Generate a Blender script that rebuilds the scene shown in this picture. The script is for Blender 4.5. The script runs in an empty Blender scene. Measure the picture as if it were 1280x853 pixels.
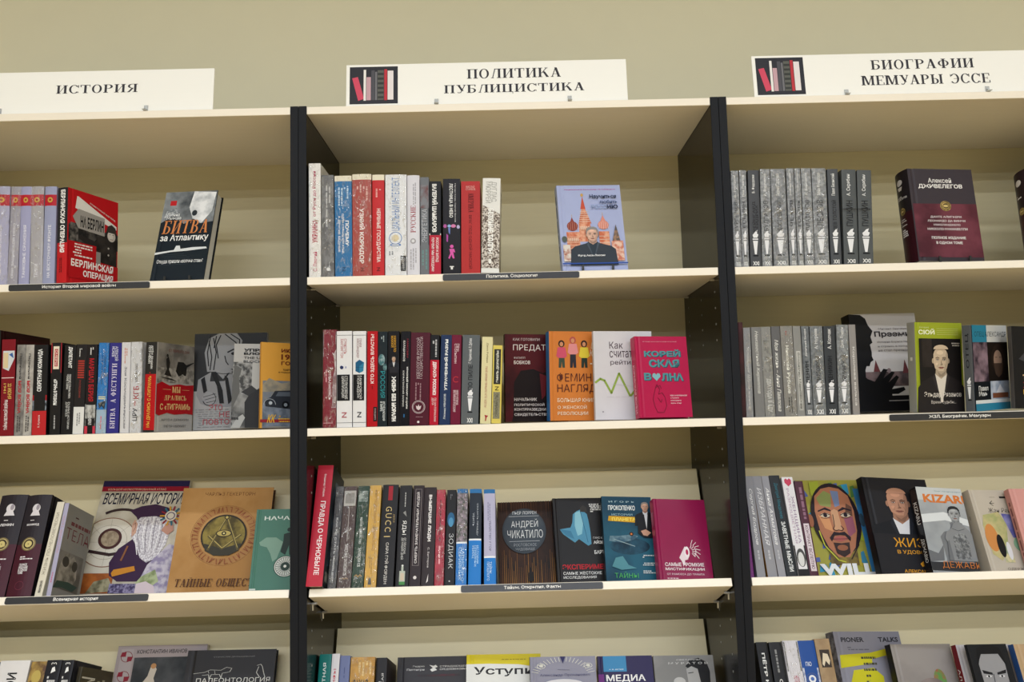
import bpy, math, random
from mathutils import Matrix, Vector

C = bpy.context.scene.collection
SC = bpy.context.scene
R = math.radians
random.seed(7)

# ------------------------------------------------------------------ camera
FPX = 1014.3
cam_d = bpy.data.cameras.new('camera')
cam_d.sensor_width = 36.0
cam_d.lens = FPX / 1280 * 36.0
cam_o = bpy.data.objects.new('camera', cam_d)
C.objects.link(cam_o)
RX = Vector((0.99968, -0.003884, -0.024983)).normalized()
FW = Vector((0.006221, 0.995536, 0.094179)).normalized()
UP = RX.cross(FW).normalized(); RX = FW.cross(UP).normalized()
cam_o.matrix_world = Matrix(((RX.x, UP.x, -FW.x, 0.3853), (RX.y, UP.y, -FW.y, -1.5556), (RX.z, UP.z, -FW.z, -0.0139), (0, 0, 0, 1)))
SC.camera = cam_o

# ------------------------------------------------------------------ world, lamps, exposure
w = bpy.data.worlds.new('world'); SC.world = w; w.use_nodes = True
w.node_tree.nodes['Background'].inputs[0].default_value = (1.0, 0.95, 0.85, 1)
w.node_tree.nodes['Background'].inputs[1].default_value = 0.20
SC.view_settings.view_transform = 'Standard'
SC.view_settings.look = 'None'
SC.view_settings.gamma = 1.0
SC.view_settings.use_curve_mapping = False
SC.view_settings.exposure = 0.0
CEIL = 1.75
LAMPS = [(-1.85, 0.6), (-3.2, 1.1), (-4.4, 1.5), (-5.8, 1.5)]   # distance of each ceiling strip row from the bookcases
LAMP_W = 63.0
for ly, k in LAMPS:
    ld = bpy.data.lights.new('strip_light', 'AREA')
    ld.shape = 'RECTANGLE'; ld.size = 4.6; ld.size_y = 0.10
    ld.energy = LAMP_W * k; ld.color = (0.93, 1.0, 1.11)
    lo = bpy.data.objects.new('strip_light', ld); C.objects.link(lo)
    lo.location = (0.55, ly, CEIL - 0.06)

# ------------------------------------------------------------------ materials
MATS = {}
def lin(h):
    if len(h) == 3: h = ''.join(c * 2 for c in h)
    v = [int(h[i:i + 2], 16) / 255 for i in (0, 2, 4)]
    return [x / 12.92 if x <= 0.04045 else ((x + 0.055) / 1.055) ** 2.4 for x in v]
def newmat(name):
    m = bpy.data.materials.new(name); m.use_nodes = True
    nt = m.node_tree
    return m, nt, nt.nodes['Principled BSDF']
def M(spec, rough=0.38, bump=0.0):
    """'hex' plain paper or cloth colour; 'hex~hex~scale' a mottle of two colours, for printed photographs and for painted-in film glare."""
    key = (spec, rough, bump)
    if key in MATS: return MATS[key]
    m, nt, b = newmat('print_' + spec.replace('~', '_'))
    tc = nt.nodes.new('ShaderNodeTexCoord')
    nz = nt.nodes.new('ShaderNodeTexNoise')
    nt.links.new(tc.outputs['Object'], nz.inputs['Vector'])
    mx = nt.nodes.new('ShaderNodeMix'); mx.data_type = 'RGBA'
    p = spec.split('~')
    if len(p) == 1:
        c = [x * 0.94 for x in lin(p[0])]; nz.inputs['Scale'].default_value = 30
        a = [x * 0.93 for x in c]; d = [min(1, x * 1.05) for x in c]
        nt.links.new(nz.outputs[0], mx.inputs[0])
    else:
        a, d = lin(p[0]), lin(p[1])
        nz.inputs['Scale'].default_value = float(p[2]); nz.inputs['Detail'].default_value = 4
        rp = nt.nodes.new('ShaderNodeMapRange')
        rp.inputs[1].default_value = 0.4; rp.inputs[2].default_value = 0.6
        nt.links.new(nz.outputs[0], rp.inputs[0]); nt.links.new(rp.outputs[0], mx.inputs[0])
    mx.inputs[6].default_value = (*a, 1); mx.inputs[7].default_value = (*d, 1)
    nt.links.new(mx.outputs[2], b.inputs['Base Color'])
    b.inputs['Roughness'].default_value = rough
    b.inputs['Specular IOR Level'].default_value = 0.14
    if bump:
        bp = nt.nodes.new('ShaderNodeBump'); bp.inputs['Strength'].default_value = bump; bp.inputs['Distance'].default_value = 0.002
        n2 = nt.nodes.new('ShaderNodeTexNoise'); n2.inputs['Scale'].default_value = 260
        nt.links.new(tc.outputs['Object'], n2.inputs['Vector'])
        nt.links.new(n2.outputs[0], bp.inputs['Height']); nt.links.new(bp.outputs[0], b.inputs['Normal'])
    MATS[key] = m
    return m
def laminate(name, c, rough, grain=0.03, stretch=(2, 40, 40)):
    m, nt, b = newmat(name)
    tc = nt.nodes.new('ShaderNodeTexCoord'); mp = nt.nodes.new('ShaderNodeMapping'); mp.inputs['Scale'].default_value = stretch
    nz = nt.nodes.new('ShaderNodeTexNoise'); nz.inputs['Scale'].default_value = 4; nz.inputs['Detail'].default_value = 6
    nt.links.new(tc.outputs['Object'], mp.inputs[0]); nt.links.new(mp.outputs[0], nz.inputs['Vector'])
    mx = nt.nodes.new('ShaderNodeMix'); mx.data_type = 'RGBA'
    c = lin(c)
    mx.inputs[6].default_value = (*[x * (1 - grain) for x in c], 1); mx.inputs[7].default_value = (*[min(1, x * (1 + grain)) for x in c], 1)
    nt.links.new(nz.outputs[0], mx.inputs[0]); nt.links.new(mx.outputs[2], b.inputs['Base Color'])
    b.inputs['Roughness'].default_value = rough
    bp = nt.nodes.new('ShaderNodeBump'); bp.inputs['Strength'].default_value = 0.04; bp.inputs['Distance'].default_value = 0.001
    nt.links.new(nz.outputs[0], bp.inputs['Height']); nt.links.new(bp.outputs[0], b.inputs['Normal'])
    return m
CREAM = laminate('cream_laminate', 'f2eadb', 0.5)
BACKP = laminate('back_board', 'd6cba4', 0.6, 0.05)
BLACK = laminate('black_laminate', '0c0a06', 0.2, 0.12, (30, 30, 2))
EDGE = laminate('black_edge_band', '191b20', 0.55, 0.06, (30, 30, 2))
for m_ in (BLACK, EDGE): m_.node_tree.nodes['Principled BSDF'].inputs['Specular IOR Level'].default_value = 0.15 if m_ is BLACK else 0.15
WALLM = laminate('painted_wall', 'd6d2ba', 0.85, 0.02, (3, 3, 3))
FLOORM = laminate('floor_vinyl', 'b59a66', 0.5, 0.15, (2, 8, 2))
CEILM = laminate('ceiling_paint', 'e6e2d8', 0.9, 0.01, (3, 3, 3))
WIRE = laminate('black_wire', '131315', 0.4, 0.1)
LABELM = laminate('label_plastic', '1d1e24', 0.4, 0.05)
SIGNM = laminate('sign_card', 'f6f6f2', 0.5, 0.01)
METAL = laminate('pin_metal', 'c8c6c0', 0.3, 0.05); METAL.node_tree.nodes['Principled BSDF'].inputs['Metallic'].default_value = 0.8
def paper():
    m, nt, b = newmat('page_paper')
    tc = nt.nodes.new('ShaderNodeTexCoord'); mp = nt.nodes.new('ShaderNodeMapping'); mp.inputs['Scale'].default_value = (900, 4, 4)
    nz = nt.nodes.new('ShaderNodeTexNoise'); nz.inputs['Scale'].default_value = 1
    nt.links.new(tc.outputs['Object'], mp.inputs[0]); nt.links.new(mp.outputs[0], nz.inputs['Vector'])
    mx = nt.nodes.new('ShaderNodeMix'); mx.data_type = 'RGBA'
    mx.inputs[6].default_value = (*lin('c9c3b2'), 1); mx.inputs[7].default_value = (*lin('f2eee2'), 1)
    nt.links.new(nz.outputs[0], mx.inputs[0]); nt.links.new(mx.outputs[2], b.inputs['Base Color']); b.inputs['Roughness'].default_value = 0.8
    return m
PAPER = paper()
def wrapmat():
    m, nt, b = newmat('shrink_wrap_film')
    nt.nodes.remove(b); out = nt.nodes['Material Output']
    tc = nt.nodes.new('ShaderNodeTexCoord'); mp = nt.nodes.new('ShaderNodeMapping'); mp.inputs['Scale'].default_value = (1, 1, 0.45)
    mp.inputs['Rotation'].default_value = (0, 0.5, 0)
    nz = nt.nodes.new('ShaderNodeTexNoise'); nz.inputs['Scale'].default_value = 150; nz.inputs['Detail'].default_value = 5; nz.inputs['Distortion'].default_value = 1.5
    nt.links.new(tc.outputs['Object'], mp.inputs[0]); nt.links.new(mp.outputs[0], nz.inputs['Vector'])
    bp = nt.nodes.new('ShaderNodeBump'); bp.inputs['Strength'].default_value = 1.0; bp.inputs['Distance'].default_value = 0.006
    nt.links.new(nz.outputs[0], bp.inputs['Height'])
    gl = nt.nodes.new('ShaderNodeBsdfGlossy'); gl.inputs['Roughness'].default_value = 0.16
    nt.links.new(bp.outputs[0], gl.inputs['Normal'])
    tr = nt.nodes.new('ShaderNodeBsdfTransparent')
    rp = nt.nodes.new('ShaderNodeMapRange'); rp.inputs[1].default_value = 0.50; rp.inputs[2].default_value = 0.72; rp.inputs[3].default_value = 0.03; rp.inputs[4].default_value = 0.45
    nt.links.new(nz.outputs[0], rp.inputs[0])
    mx = nt.nodes.new('ShaderNodeMixShader')
    nt.links.new(rp.outputs[0], mx.inputs[0]); nt.links.new(tr.outputs[0], mx.inputs[1]); nt.links.new(gl.outputs[0], mx.inputs[2])
    nt.links.new(mx.outputs[0], out.inputs[0])
    return m
WRAP = wrapmat()

def tone(c, k):
    c = ''.join(x * 2 for x in c) if len(c) == 3 else c.split('~')[0]
    return ''.join('%02x' % max(0, min(255, round(int(c[i:i + 2], 16) * k))) for i in (0, 2, 4))

# ------------------------------------------------------------------ mesh helpers
def link_mesh(name, verts, faces, mats, fmat=None, parent=None, smooth=False):
    me = bpy.data.meshes.new(name)
    me.from_pydata([tuple(v) for v in verts], [], faces)
    for m in mats: me.materials.append(m)
    if fmat: me.polygons.foreach_set('material_index', fmat)
    if smooth: me.polygons.foreach_set('use_smooth', [True] * len(faces))
    me.update()
    o = bpy.data.objects.new(name, me); C.objects.link(o)
    if parent: o.parent = parent
    return o
def box_data(a, b, bev=0.0):
    """axis box between corners a and b, its edges chamfered by bev"""
    (x0, y0, z0), (x1, y1, z1) = a, b
    if not bev:
        v = [(x, y, z) for x in (x0, x1) for y in (y0, y1) for z in (z0, z1)]
        return v, [(0, 1, 3, 2), (4, 6, 7, 5), (0, 4, 5, 1), (2, 3, 7, 6), (0, 2, 6, 4), (1, 5, 7, 3)]
    import bmesh
    bm = bmesh.new()
    vs = [bm.verts.new((x, y, z)) for x in (x0, x1) for y in (y0, y1) for z in (z0, z1)]
    for f in [(0, 1, 3, 2), (4, 6, 7, 5), (0, 4, 5, 1), (2, 3, 7, 6), (0, 2, 6, 4), (1, 5, 7, 3)]: bm.faces.new([vs[i] for i in f])
    bmesh.ops.bevel(bm, geom=bm.edges[:], offset=bev, segments=1, affect='EDGES', profile=0.5)
    bm.verts.ensure_lookup_table(); bm.verts.index_update()
    v = [tuple(x.co) for x in bm.verts]; f = [[x.index for x in q.verts] for q in bm.faces]
    bm.free()
    return v, f
def box(name, a, b, mat, parent=None, bev=0.0, mtx=None):
    v, f = box_data(a, b, bev)
    if mtx is not None: v = [mtx @ Vector(x) for x in v]
    return link_mesh(name, v, f, [mat], parent=parent)
def merge(parts):
    V, F = [], []
    for v, f in parts:
        n = len(V); V += [tuple(x) for x in v]; F += [[i + n for i in q] for q in f]
    return V, F
def rod_data(p, q, r, n=8):
    p, q = Vector(p), Vector(q); d = (q - p).normalized()
    a = d.orthogonal().normalized(); b = d.cross(a)
    v = []
    for k in range(n):
        t = 2 * math.pi * k / n; o = (a * math.cos(t) + b * math.sin(t)) * r
        v += [p + o, q + o]
    f = [(2 * k, 2 * ((k + 1) % n), 2 * ((k + 1) % n) + 1, 2 * k + 1) for k in range(n)]
    f += [tuple(2 * k for k in range(n))[::-1], tuple(2 * k + 1 for k in range(n))]
    return v, f
def empty(name, loc=(0, 0, 0)):
    o = bpy.data.objects.new(name, None); o.empty_display_size = 0.02; o.location = loc; C.objects.link(o); return o
def tag(o, label=None, cat=None, group=None, kind=None):
    if label: o['label'] = label
    if cat: o['category'] = cat
    if group: o['group'] = group
    if kind: o['kind'] = kind
    return o

# ------------------------------------------------------------------ lettering
TC = bpy.data.curves.new('lettering', 'FONT'); TO = bpy.data.objects.new('lettering', TC); TC.resolution_u = 2
TCACHE = {}
def text2d(s, bold=0.0, space=1.0):
    k = (s, bold, space)
    if k not in TCACHE:
        TC.body = s; TC.offset = bold; TC.space_character = space; TC.space_line = 0.85
        me = TO.to_mesh()
        v = [(q.co.x, q.co.y) for q in me.vertices]; f = [tuple(p.vertices) for p in me.polygons]
        TO.to_mesh_clear()
        TCACHE[k] = norm2d(v, f)
    return TCACHE[k]
def norm2d(v, f):
    x0 = min(a for a, _ in v); x1 = max(a for a, _ in v); y0 = min(b for _, b in v); y1 = max(b for _, b in v)
    return [((a - x0) / (x1 - x0 or 1), (b - y0) / (y1 - y0 or 1)) for a, b in v], f, (x1 - x0) / (y1 - y0 or 1)
# a thick-and-thin serif alphabet drawn from strokes
ST, HR = 0.19, 0.06
def rc(a, b, c, d): return [[(a, b), (c, b), (c, d), (a, d)]]
def serif(x, y, wd=ST, e=0.09): return rc(x - e, y, x + wd + e, y + HR)
def stem(x, top=True, bot=True):
    p = rc(x, 0, x + ST, 1)
    if bot: p += serif(x, 0)
    if top: p += serif(x, 1 - HR)
    return p
def diag(x0, y0, x1, y1, wd): return [[(x0 - wd / 2, y0), (x0 + wd / 2, y0), (x1 + wd / 2, y1), (x1 - wd / 2, y1)]]
def arc(cx, cy, rx, ry, a0, a1, thick=0.17, thin=0.055, n=20):
    out = []
    for i in range(n):
        q = []
        for a in (a0 + (a1 - a0) * i / n, a0 + (a1 - a0) * (i + 1) / n):
            t = R(a); c, s = math.cos(t), math.sin(t)
            q.append(((cx + rx * c, cy + ry * s), (cx + (rx - thick) * c, cy + (ry - thin) * s)))
        out.append([q[0][0], q[1][0], q[1][1], q[0][1]])
    return out
def glyph(c):
    if c == 'П': return stem(.08) + stem(.60) + rc(.08, .94, .79, 1), .88
    if c == 'Л': return stem(.60) + rc(.30, .94, .79, 1) + diag(.16, .04, .36, 1, .075) + serif(.10, 0, .1, .06), .88
    if c == 'И': return stem(.08) + stem(.62) + diag(.24, .10, .66, .90, .05), .90
    if c == 'Й': return stem(.08) + stem(.62) + diag(.24, .10, .66, .90, .075) + arc(.45, 1.22, .17, .14, 180, 360, .06, .05), .90
    if c == 'Н': return stem(.08) + stem(.62) + rc(.2, .48, .7, .52), .90
    if c == 'Т': return stem(.31, top=False) + rc(.02, .94, .79, 1) + diag(.05, .74, .03, 1, .075) + diag(.76, .74, .78, 1, .05), .81
    if c == 'К': return stem(.08) + diag(.30, .42, .70, .97, .075) + diag(.78, .03, .47, .60, .2) + serif(.62, 1 - HR, .12, .06) + serif(.70, 0, .14, .05), .93
    if c == 'А': return diag(.14, .03, .43, 1, .075) + diag(.69, .03, .43, 1, .2) + rc(.24, .30, .62, .34) + serif(.09, 0, .1, .06) + serif(.60, 0, .19, .06), .87
    if c == 'У': return diag(.52, .25, .20, .97, .19) + diag(.40, .10, .72, .97, .075) + arc(.25, .12, .17, .13, 200, 355, .08, .075) + serif(.10, 1 - HR, .19, .075) + serif(.64, 1 - HR, .1, .06), .80
    if c == 'Б': return stem(.08) + rc(.08, .94, .68, 1) + diag(.67, .76, .66, 1, .075) + arc(.38, .29, .36, .29, -90, 90) + rc(.2, .545, .38, .58) + rc(.2, 0, .38, .035), .80
    if c == 'В': return stem(.08) + arc(.38, .28, .37, .28, -90, 90) + arc(.36, .77, .32, .23, -90, 90) + rc(.2, .53, .38, .57) + rc(.2, 0, .38, .035) + rc(.2, .965, .38, 1), .82
    if c == 'Ц': return stem(.08) + stem(.60) + rc(.08, 0, .92, .045) + rc(.86, -.2, .91, .02), .95
    if c == 'О': return arc(.42, .5, .40, .52, 0, 360, n=36), .86
    if c == 'С': return arc(.43, .5, .41, .52, 38, 322, n=30) + diag(.76, .68, .76, .98, .075) + diag(.76, .04, .76, .2, .04), .83
    if c == 'Э': return arc(.36, .5, .41, .52, -142, 142, n=30) + rc(.3, .48, .7, .52) + diag(.04, .70, .04, .96, .05), .80
    if c == 'Р': return stem(.08) + arc(.38, .74, .35, .26, -90, 90) + rc(.2, .48, .38, .515) + rc(.2, .965, .38, 1), .78
    if c == 'Г': return stem(.08) + rc(.08, .94, .66, 1) + diag(.66, .72, .65, 1, .05), .72
    if c == 'Ф': return stem(.40) + arc(.495, .52, .45, .32, 0, 360, .16, .035, 36), 1.02
    if c == 'М': return stem(.02) + diag(.62, .05, .26, 1, .0) + diag(.55, .03, .26, .97, .17) + diag(.55, .03, .88, .97, .075) + rc(.16, 0, .17, 1) + stem(.84), 1.12
    if c == 'Ы': return stem(.08) + arc(.36, .29, .33, .29, -90, 90) + rc(.2, .545, .36, .58) + rc(.2, 0, .36, .035) + stem(.80), 1.08
    if c == 'Ь': return stem(.08) + arc(.36, .29, .33, .29, -90, 90) + rc(.2, .545, .36, .58) + rc(.2, 0, .36, .035), .76
    if c == 'Е': return stem(.08) + rc(.08, .94, .68, 1) + diag(.67, .74, .66, 1, .075) + rc(.08, 0, .68, .045) + diag(.70, 0, .69, .26, .075) + rc(.2, .48, .5, .52) + rc(.48, .38, .52, .62), .77
    if c == 'Щ': return stem(.05) + stem(.42) + stem(.79) + rc(.05, 0, 1.1, .045) + rc(1.05, -.2, 1.1, .02), 1.14
    if c == 'Д': return stem(.55, bot=False) + rc(.28, .94, .74, 1) + diag(.16, .04, .34, 1, .075) + rc(.02, 0, .86, .045) + rc(.02, -.18, .06, .03) + rc(.82, -.18, .86, .03), .9
    if c == 'Я': return stem(.58) + arc(.42, .74, .35, .26, 90, 270) + rc(.42, .48, .62, .515) + rc(.42, .965, .62, 1) + diag(.16, .03, .46, .5, .17) + serif(.05, 0, .12, .04), .84
    return [], .45
def serif2d(s, slant=0.0):
    k = ('serif', s, slant)
    if k in TCACHE: return TCACHE[k]
    V, F, x = [], [], 0.0
    for c in s:
        ps, adv = glyph(c)
        for p in ps:
            n = len(V); V += [(x + a + slant * b, b) for a, b in p]; F.append(tuple(range(n, n + len(p))))
        x += adv + 0.10
    TCACHE[k] = norm2d(V, F)
    return TCACHE[k]

class Face:
    """flat print laid on one face of a thing: u, v run 0..1 over W x H metres; pt(u, v, lift) gives the place"""
    def __init__(s, W, H, pt, sub=1):
        s.W, s.H, s.pt, s.sub, s.V, s.F, s.FM, s.mats, s.n = W, H, pt, sub, [], [], [], [], 0
    def raw(s, vs, fs, col):
        s.n += 1; lift = 0.00022 + 0.00006 * s.n
        m = M(col, 0.42)
        if m not in s.mats: s.mats.append(m)
        k = s.mats.index(m); n = len(s.V)
        vs, fs = s.clip(list(vs), fs)
        if s.sub > 1: vs, fs = s.strips(vs, fs)
        s.V += [s.pt(u, v, lift) for u, v in vs]
        for f in fs: s.F.append([i + n for i in f]); s.FM.append(k)
    def clip(s, vs, fs):
        """trim print that would run past the edge of the cover"""
        bad = {i for i, (a, b) in enumerate(vs) if not (-1e-6 <= a <= 1 + 1e-6 and -1e-6 <= b <= 1 + 1e-6)}
        if not bad: return vs, fs
        F = []
        for f in fs:
            if not bad.intersection(f): F.append(f); continue
            Q = [vs[i] for i in f]
            for ax, lim, sg in ((0, 0, 1), (0, 1, -1), (1, 0, 1), (1, 1, -1)):
                O = []
                for p, q in zip(Q, Q[1:] + Q[:1]):
                    ip, iq = (p[ax] - lim) * sg >= 0, (q[ax] - lim) * sg >= 0
                    if ip: O.append(p)
                    if ip != iq: t = (lim - p[ax]) / (q[ax] - p[ax]); O.append((p[0] + t * (q[0] - p[0]), p[1] + t * (q[1] - p[1])))
                Q = O
                if len(Q) < 3: break
            if len(Q) >= 3: F.append(tuple(range(len(vs), len(vs) + len(Q)))); vs += Q
        use = sorted({i for f in F for i in f}); mp = {i: k for k, i in enumerate(use)}
        return [vs[i] for i in use], [tuple(mp[i] for i in f) for f in F]
    def strips(s, vs, fs):
        """cut wide shapes into upright strips so that they follow a rounded spine"""
        V, F = list(vs), []
        for f in fs:
            P = [vs[i] for i in f]
            if max(a for a, _ in P) - min(a for a, _ in P) < .2: F.append(f); continue
            for j in range(s.sub):
                Q = P
                for lim, sg in ((j / s.sub if j else -9, 1), ((j + 1) / s.sub if j < s.sub - 1 else 9, -1)):
                    O = []
                    for (a, b), (c, d) in zip(Q, Q[1:] + Q[:1]):
                        ia, ic = (a - lim) * sg >= 0, (c - lim) * sg >= 0
                        if ia: O.append((a, b))
                        if ia != ic: t = (lim - a) / (c - a); O.append((lim, b + t * (d - b)))
                    Q = O
                    if len(Q) < 3: break
                if len(Q) >= 3: F.append(tuple(range(len(V), len(V) + len(Q)))); V += Q
        return V, F
    def r(s, u0, v0, u1, v1, col):
        k = s.sub; vs = []
        for i in range(k + 1):
            u = u0 + (u1 - u0) * i / k; vs += [(u, v0), (u, v1)]
        s.raw(vs, [(2 * i, 2 * i + 2, 2 * i + 3, 2 * i + 1) for i in range(k)], col)
    def p(s, pts, col): s.raw(pts, [tuple(range(len(pts)))], col)
    def e(s, cu, cv, ru, rv, col, n=20, a0=0, a1=360):
        s.p([(cu + ru * math.cos(R(a0 + (a1 - a0) * i / n)), cv + rv * math.sin(R(a0 + (a1 - a0) * i / n))) for i in range(n if a1 - a0 == 360 else n + 1)], col)
    def c(s, cu, cv, r, col, n=20): s.e(cu, cv, r / s.W, r / s.H, col, n)
    def o(s, cu, cv, r, wd, col, n=28, a0=0, a1=360, asp=1.0):
        vs = []
        for i in range(n + 1):
            t = R(a0 + (a1 - a0) * i / n)
            for q in (r, r - wd): vs.append((cu + q * math.cos(t) / s.W, cv + q * asp * math.sin(t) / s.H))
        s.raw(vs, [(2 * i, 2 * i + 2, 2 * i + 3, 2 * i + 1) for i in range(n)], col)
    def l(s, pts, wd, col):
        vs, fs = [], []
        for (a, b), (c, d) in zip(pts, pts[1:]):
            ax, ay, bx, by = a * s.W, b * s.H, c * s.W, d * s.H
            L = math.hypot(bx - ax, by - ay) or 1; nx, ny = -(by - ay) / L * wd / 2, (bx - ax) / L * wd / 2
            ex, ey = (bx - ax) / L * wd * .3, (by - ay) / L * wd * .3
            n = len(vs)
            vs += [((x) / s.W, (y) / s.H) for x, y in ((ax + nx - ex, ay + ny - ey), (ax - nx - ex, ay - ny - ey), (bx - nx + ex, by - ny + ey), (bx + nx + ex, by + ny + ey))]
            fs.append((n, n + 1, n + 2, n + 3))
        s.raw(vs, fs, col)
    def t(s, txt, u0, v0, u1, v1, col, d='h', bold=0.012, serif=False, slant=0.0, rise=0.0):
        vs, fs, asp = serif2d(txt, slant) if serif else text2d(txt, bold)
        if slant and not serif: vs = [((a + slant * b * .2 / asp) / (1 + slant * .2 / asp), b) for a, b in vs]
        if rise: vs = [(a, b + rise * a) for a, b in vs]
        if d == 'h': q = [(u0 + (u1 - u0) * a, v0 + (v1 - v0) * b) for a, b in vs]
        elif d == 'd': q = [(u0 + (u1 - u0) * b, v1 - (v1 - v0) * a) for a, b in vs]
        else: q = [(u1 - (u1 - u0) * b, v0 + (v1 - v0) * a) for a, b in vs]
        s.raw(q, fs, col)
    def q(s, u0, v0, u1, v1, n, col, d='h', fill=.5):
        """lines of print too small to read"""
        rnd = random.Random(int((u0 * 7 + v0 * 13 + n) * 1000)); vs, fs = [], []
        for k in range(n):
            x = rnd.uniform(0, .12)
            a0, a1 = (k + .5 - fill / 2) / n, (k + .5 + fill / 2) / n
            while x < 1 - .04:
                x1 = min(1, x + rnd.uniform(.05, .2))
                i = len(vs)
                if d == 'h': P = [(u0 + (u1 - u0) * a, v1 - (v1 - v0) * b) for a, b in ((x, a0), (x1, a0), (x1, a1), (x, a1))]
                else: P = [(u0 + (u1 - u0) * b, v1 - (v1 - v0) * a) for a, b in ((x, a0), (x1, a0), (x1, a1), (x, a1))]
                vs += P; fs.append((i, i + 1, i + 2, i + 3)); x = x1 + .035
                if rnd.random() < .12: break
        s.raw(vs, fs, col)
    # --- drawn figures
    def man(s, cu, cv, fh, skin, hair, coat, shirt=None, bald=False, wide=1.0, shade=None, beard=None):
        """head and shoulders; fh = face height in metres, cu/cv = middle of the face"""
        X, Y = fh / s.W, fh / s.H
        P = lambda pts: [(cu + a * X, cv + b * Y) for a, b in pts]
        sh = shade or hair; dk = tone(skin, .72); md = tone(skin, .87); lt = tone(skin, 1.1)
        s.p(P([(-1.3 * wide, -2.3), (-1.22 * wide, -1.1), (-1.0 * wide, -.86), (-.45, -.62), (-.22, -.5), (.22, -.5), (.45, -.62), (1.0 * wide, -.86), (1.22 * wide, -1.1), (1.3 * wide, -2.3)]), coat)
        if shirt:
            s.p(P([(-.30, -.52), (-.05, -1.7), (.05, -1.7), (.30, -.52), (0, -.7)]), shirt)
            s.p(P([(-.32, -.48), (-.42, -.72), (-.12, -1.5), (-.05, -1.6), (-.22, -.95)]), tone(coat, 1.35)); s.p(P([(.32, -.48), (.42, -.72), (.12, -1.5), (.05, -1.6), (.22, -.95)]), tone(coat, 1.35))
        s.p(P([(-.25, -.25), (-.28, -.55), (0, -.74), (.28, -.55), (.25, -.25)]), md)
        s.p(P([(-.25, -.28), (-.18, -.44), (0, -.56), (.18, -.44), (.26, -.28), (.28, -.42), (.1, -.66), (-.1, -.64)]), dk)
        if not bald: s.e(cu, cv + .16 * Y, .44 * X, .47 * Y, hair)
        s.e(cu - .385 * X, cv - .0 * Y, .06 * X, .11 * Y, md, 12); s.e(cu + .385 * X, cv - .0 * Y, .06 * X, .11 * Y, dk, 12)
        s.p(P([(-.365, .10), (-.36, .28), (-.29, .43), (-.15, .51), (0, .53), (.15, .51), (.29, .43), (.36, .28), (.365, .10), (.35, -.12), (.30, -.30), (.20, -.43), (.08, -.5), (-.08, -.5), (-.20, -.43), (-.30, -.30), (-.35, -.12)]), skin)
        s.p(P([(.365, .10), (.35, -.12), (.30, -.30), (.20, -.43), (.08, -.5), (.14, -.36), (.22, -.2), (.25, 0), (.24, .2), (.30, .41), (.36, .28)]), md)
        s.p(P([(-.30, -.30), (-.20, -.43), (-.08, -.5), (.08, -.5), (.20, -.43), (.1, -.42), (-.1, -.42), (-.2, -.36)]), md)
        s.e(cu - .03 * X, cv + .34 * Y, .17 * X, .09 * Y, lt, 14); s.e(cu - .2 * X, cv - .13 * Y, .07 * X, .06 * Y, lt, 10)
        if not bald: s.p(P([(-.39, .10), (-.42, .36), (-.3, .56), (-.1, .64), (.14, .64), (.32, .55), (.42, .36), (.39, .10), (.35, .26), (.27, .38), (.1, .44), (-.1, .42), (-.26, .36), (-.35, .24)]), hair)
        if beard: s.p(P([(-.34, -.1), (-.3, -.42), (-.1, -.62), (.1, -.62), (.3, -.42), (.34, -.1), (.2, -.2), (0, -.14), (-.2, -.2)]), beard)
        for k in (-1, 1):
            s.e(cu + k * .165 * X, cv + .06 * Y, .095 * X, .055 * Y, md if k < 0 else dk, 12)
            s.p(P([(k * .07, .125), (k * .16, .165), (k * .27, .12), (k * .27, .10), (k * .16, .135), (k * .07, .10)]), sh)
            s.e(cu + k * .165 * X, cv + .045 * Y, .055 * X, .022 * Y, 'd9d4d0', 10); s.e(cu + k * .165 * X, cv + .045 * Y, .026 * X, .024 * Y, sh, 10)
            s.l(P([(k * .10, .055), (k * .165, .075), (k * .235, .05)]), fh * .012, sh)
        s.p(P([(.015, .08), (.03, -.10), (.09, -.14), (.06, -.17), (-.05, -.17), (-.03, -.14), (0, -.15), (.0, -.05)]), dk)
        s.p(P([(-.15, -.265), (-.05, -.245), (0, -.255), (.05, -.245), (.15, -.265), (.06, -.315), (-.06, -.315)]), tone('b5776a', .8)); s.l(P([(-.15, -.268), (0, -.275), (.15, -.268)]), fh * .01, sh)
        s.l(P([(-.15, -.12), (-.20, -.24)]), fh * .01, dk); s.l(P([(.17, -.12), (.22, -.24)]), fh * .01, dk)
    def torch(s, cu=.5, v0=.04, col='e9eaee', wd=.6):
        x = wd / 2
        s.p([(cu - x * .75, v0 + .225), (cu + x * .75, v0 + .225), (cu + x * .28, v0 + .085), (cu - x * .28, v0 + .085)], col)
        s.r(cu - x * .85, v0 + .235, cu + x * .85, v0 + .248, col)
        s.p([(cu - x * .6, v0 + .256), (cu + x * .6, v0 + .256), (cu + x * .95, v0 + .29), (cu + x * .5, v0 + .30), (cu + x * .75, v0 + .335), (cu + x * .1, v0 + .325), (cu - x * .3, v0 + .305), (cu - x * .85, v0 + .285)], col)
        s.r(cu - x * .8, v0 + .065, cu + x * .8, v0 + .078, '15161a')
    def build(s, name, parent, label=None):
        if not s.F: return None
        o = link_mesh(name, s.V, s.F, s.mats, s.FM, parent)
        if label: o['label'] = label
        return o

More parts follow.
